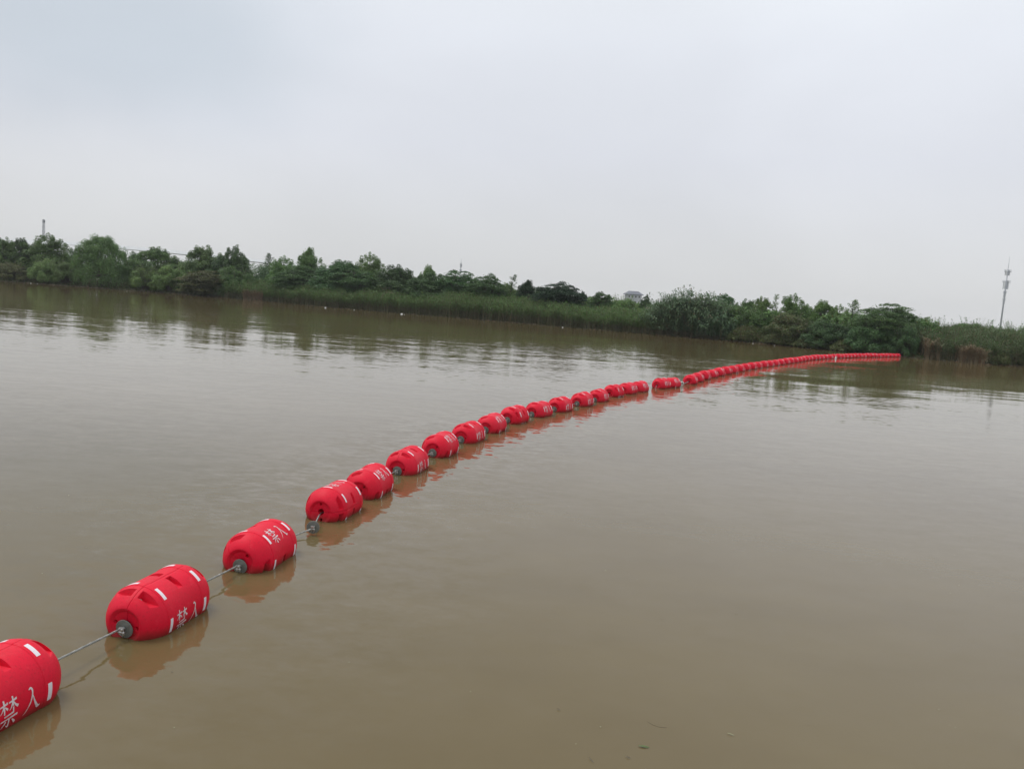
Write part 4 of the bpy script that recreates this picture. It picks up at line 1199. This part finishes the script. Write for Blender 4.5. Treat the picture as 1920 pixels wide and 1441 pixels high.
for i in range(19):
    c, d = floats[i]
    nose = c - d * LEN / 2 - Vector((0, 0, .022)); tail = c + d * LEN / 2
    if i == 3:
        dv = (nose - Vector(DISC4)).normalized(); clip_parts(Vector(DISC4), dv, 1, True)
        # the cable dips to the water behind the third float, rises through the loose disc
        c3, d3 = floats[2]
        t3 = c3 + d3 * (LEN / 2 - .1)
        wire([c3 + d3 * .2, t3, t3 + d3 * .35 - Vector((0, 0, .05)), (t3 + d3 * .45).lerp(Vector(DISC4), .55) - Vector((0, 0, .035)), Vector(DISC4), nose + Vector((0, 0, 0)), nose + d * .15])
    elif i in (1, 2) or (5 <= i <= 13):
        clip_parts(nose + d * .002 - Vector((0, 0, .006)), (d + Vector((0, 0, .10))).normalized(), 1, i < 9)
    elif i == 4:
        clip_parts(nose - d * .13 + Vector((0, 0, .01)), d, 1, True)
    if i > 0 and i != 3 and i not in (17,):
        pc, pd = floats[i - 1]; pt = pc + pd * (LEN / 2 - .12)
        wire([pt, nose + d * .15] if i != 4 else [pt, nose + d * .15], step=.012 if i < 6 else .03)
c, d = floats[0]
wire([c - d * 2.6 + Vector((-.3, -.4, 0)), c - d * .4])
clip_parts(c - d * (LEN / 2), d, 1, True)
# slack ends in the gaps: one trails from the eighteenth float, a shackle joins the pair to the far line
c, d = floats[17]; nose = c - d * LEN / 2
wire([nose + d * .2, nose, nose - d * .06 - Vector((-.0, 0, .10)), nose - d * .12 - Vector((0, 0, .22))], step=.03)
c2, d2 = floats[18]; tail = c2 + d2 * LEN / 2; n2 = floats[19][0] - floats[19][1] * LEN / 2
wire([tail - d2 * .15, tail, tail.lerp(n2, .5) - Vector((0, 0, .05)), n2, n2 + floats[19][1] * .15], step=.03, r=.016)
mid = tail.lerp(n2, .45) + Vector((0, -.02, -.03))
sh = tag(empty('shackle', mid), 'steel shackle joining the cable in the second gap', 'shackle')
arc = [(.055 * math.cos(a), 0, .06 * math.sin(a) + .02) for a in np.linspace(0, math.pi, 10)]
MB().tube([(.055, 0, -.05)] + arc + [(-.055, 0, -.05)], .018, 8).build('bow', M_shiny, sh, True)
MB().tube([(-.085, 0, -.045), (.085, 0, -.045)], .016, 8).build('pin', M_shiny, sh, True)
for i in range(20, len(floats)):
    pc, pd = floats[i - 1]; c, d = floats[i]
    wire([pc + pd * (LEN / 2 - .1), c - d * (LEN / 2 - .1)], step=.12)

# ------------------------------------------------------------------ small things on the water
def pebble(name, loc, r, mat, label, cat, group=None, sq=.6, seed=0):
    rg_ = random.Random(seed); bm = bmesh.new()
    bmesh.ops.create_icosphere(bm, subdivisions=2, radius=1)
    for v_ in bm.verts:
        k = 1 + .28 * math.sin(v_.co.x * 3 + seed) * math.cos(v_.co.y * 4 + seed * 2) + rg_.uniform(-.06, .06)
        v_.co = Vector((v_.co.x * r * k * 1.2, v_.co.y * r * k, v_.co.z * r * sq * k))
    me = bpy.data.meshes.new(name); bm.to_mesh(me); bm.free(); me.materials.append(mat)
    o = link(name, me); o.location = loc; tag(o, label, cat, group); return o
litter_lab = ['larger white foam lump against the reeds, leftmost of those along the reed bed', 'small white foam lump second from left along the reed bed',
              'bright white foam block at the foot of the middle reeds', 'small white scrap just beside the bright white foam block',
              'small white foam lump at the foot of the reeds left of the giant reed clump', 'white scrap at the waterline far left under the light green bush',
              'second white scrap far left, right beside the first', 'pale scrap on the shore above the curve of the float line, leftmost', 'pale scrap on the shore above the float line, middle one',
              'pale scrap on the shore above the float line, rightmost']
litter_sz = [.11, .055, .12, .04, .07, .07, .05, .04, .035, .04]
for k, ((x, y), lab, sz) in enumerate(zip(LITTER, litter_lab, litter_sz)):
    yy = min(y, float(bank_y(x)) - .25)
    xx = x * yy / y
    pebble('foam_lump', (xx, yy, .04), sz, M_foam, lab, 'litter', 'white litter floating along the bank', .7, k)
# small white marker buoy beside the far floats
b_ = tag(empty('marker_buoy', (BUOY[0][0], BUOY[0][1] - .2, 0)), 'small white buoy floating beside the far red floats', 'buoy')
m = MB().tube([(0, 0, -.1), (0, 0, -.05), (0, 0, .05), (0, 0, .14), (0, 0, .19)], [.03, .06, .075, .05, .02], 14); m.build('hull', M_foam, b_, True)
MB().tube([(0, 0, .18), (0, 0, .26)], .015, 8).build('stem', M_foam, b_)
# drift line of sticks and straw along the bank
rng = np.random.default_rng(31); n = 2600
x = rng.uniform(-100, 62, n); keep = (np.sin(x * .7) + np.sin(x * .23 + 2) + rng.normal(size=n) * .5) > -.1; x = x[keep]; n = len(x)
y = bank_y(x) - .05 - np.abs(rng.normal(size=n)) * .22
P = np.stack([x, y, np.full(n, .02) + rng.random(n) * .05], 1); L = rng.uniform(.10, .5, n)
q = leaf_quads(rng, P, unit(rng.normal(size=(n, 3)) * .35 + [0, 0, 1.]), L, L * .3, along=np.stack([np.ones(n), rng.normal(size=n) * .4, np.zeros(n)], 1))
tag(link('drift_line', quads_mesh('drift_line', q, [M_dry])), 'thin line of straw and foam drifting along the foot of the bank', 'driftage', kind='stuff')
# bare branches caught in the reeds
def dead_branch(px, py, pz, s, label, seed):
    rg_ = random.Random(seed); m = MB()
    def grow(p, d, l, r, dep):
        q = p + d * l; mid_ = p.lerp(q, .5) + Vector((rg_.uniform(-.1, .1), rg_.uniform(-.1, .1), rg_.uniform(-.05, .1))) * l
        m.tube([p, mid_, q], [r, r * .8, r * .55], 5)
        if dep:
            for _ in range(rg_.choice((2, 3))):
                dd = (d + Vector((rg_.uniform(-.8, .8), rg_.uniform(-.6, .6), rg_.uniform(-.6, .7)))).normalized(); grow(q, dd, l * .7, r * .55, dep - 1)
    grow(Vector((0, 0, 0)), Vector((.6, -.3, .7)).normalized(), s, .06, 4)
    o = link('dead_branch', m.mesh('dead_branch', M_drift)); o.location = (px, py, pz); tag(o, label, 'branch')
dead_branch(-20.6, 121.5, 2.2, 1.0, 'pale bare branch sticking out of the middle of the reed bed', 3)
dead_branch(-79.5, 147.9, .05, .8, 'bare branch lying in the water at the foot of the big willow', 5)
dead_branch(36.5, 92.3, .05, .7, 'bare branch at the waterline above the far floats', 8)
# floating leaves and twigs close to the camera
def small_leaf(x, y, ln, wd, rot, mat, name, label, cat):
    v = []; n = 7
    for k in range(n):
        t = k / (n - 1); w = math.sin(math.pi * min(1, t * .95 + .03)) * wd / 2
        v += [(ln * (t - .5), -w, .004 + .002 * math.sin(t * 5)), (ln * (t - .5), 0, .006 + .004 * math.sin(t * 4)), (ln * (t - .5), w, .004 + .003 * math.sin(t * 3))]
    f = []
    for k in range(n - 1):
        for s_ in range(2): f.append((k * 3 + s_, k * 3 + 3 + s_, k * 3 + 4 + s_, k * 3 + 1 + s_))
    o = link(name, mesh_py(name, v, f, mat)); o.location = (x, y, 0.002); o.rotation_euler = (0, 0, rot)
    tag(o, label, cat)
(ax, ay), (bx2, by2), (cx, cy), (dx, dy), (ex, ey), (fx, fy) = FLOT
small_leaf(ax, ay, .072, .020, -.15, M_greenleaf, 'floating_leaf', 'green leaf floating near the bottom of the photo', 'leaf')
small_leaf(bx2, by2, .050, .007, -.5, M_strawleaf, 'floating_straw', 'short pale straw floating right of the green leaf', 'straw')
small_leaf(cx, cy, .028, .006, -.6, M_drift, 'floating_twig', 'tiny dark twig floating upper left of the green leaf', 'twig')
small_leaf(dx, dy, .034, .007, -.5, M_drift, 'floating_twig', 'tiny dark twig floating lower left of the green leaf', 'twig')
small_leaf(ex, ey, .060, .004, -1.1, M_drift, 'floating_twig', 'thin curved twig floating at the bottom edge left of the green leaf', 'twig')
pts = [(fx - .05, fy + .05, .001), (fx - .02, fy + .01, .001), (fx + .02, fy - .012, .001), (fx + .07, fy - .012, .001)]
m = MB().tube([tuple(Vector(p)) for p in pts], .0012, 5); o = link('plant_fibre', m.mesh('plant_fibre', M_drift)); tag(o, 'faint curved fibre floating just above the green leaf', 'plant debris')

# specks of scum and seeds drifting on the surface
rng = np.random.default_rng(77); n = 260
x = rng.uniform(-6, 9, n); y = 4.2 + 22 * rng.random(n) ** 1.3
P = np.stack([x, y, np.full(n, .004)], 1); L = rng.uniform(.004, .014, n) * (1 + y * .04)
q = leaf_quads(rng, P, unit(rng.normal(size=(n, 3)) * .1 + [0, 0, 1.]), L, L * .7)
tag(link('floating_specks', quads_mesh('floating_specks', q, [M_drift, M_strawleaf], rng.integers(0, 2, n))), 'tiny specks of scum and seed drifting on the brown water', 'flotsam', kind='stuff')
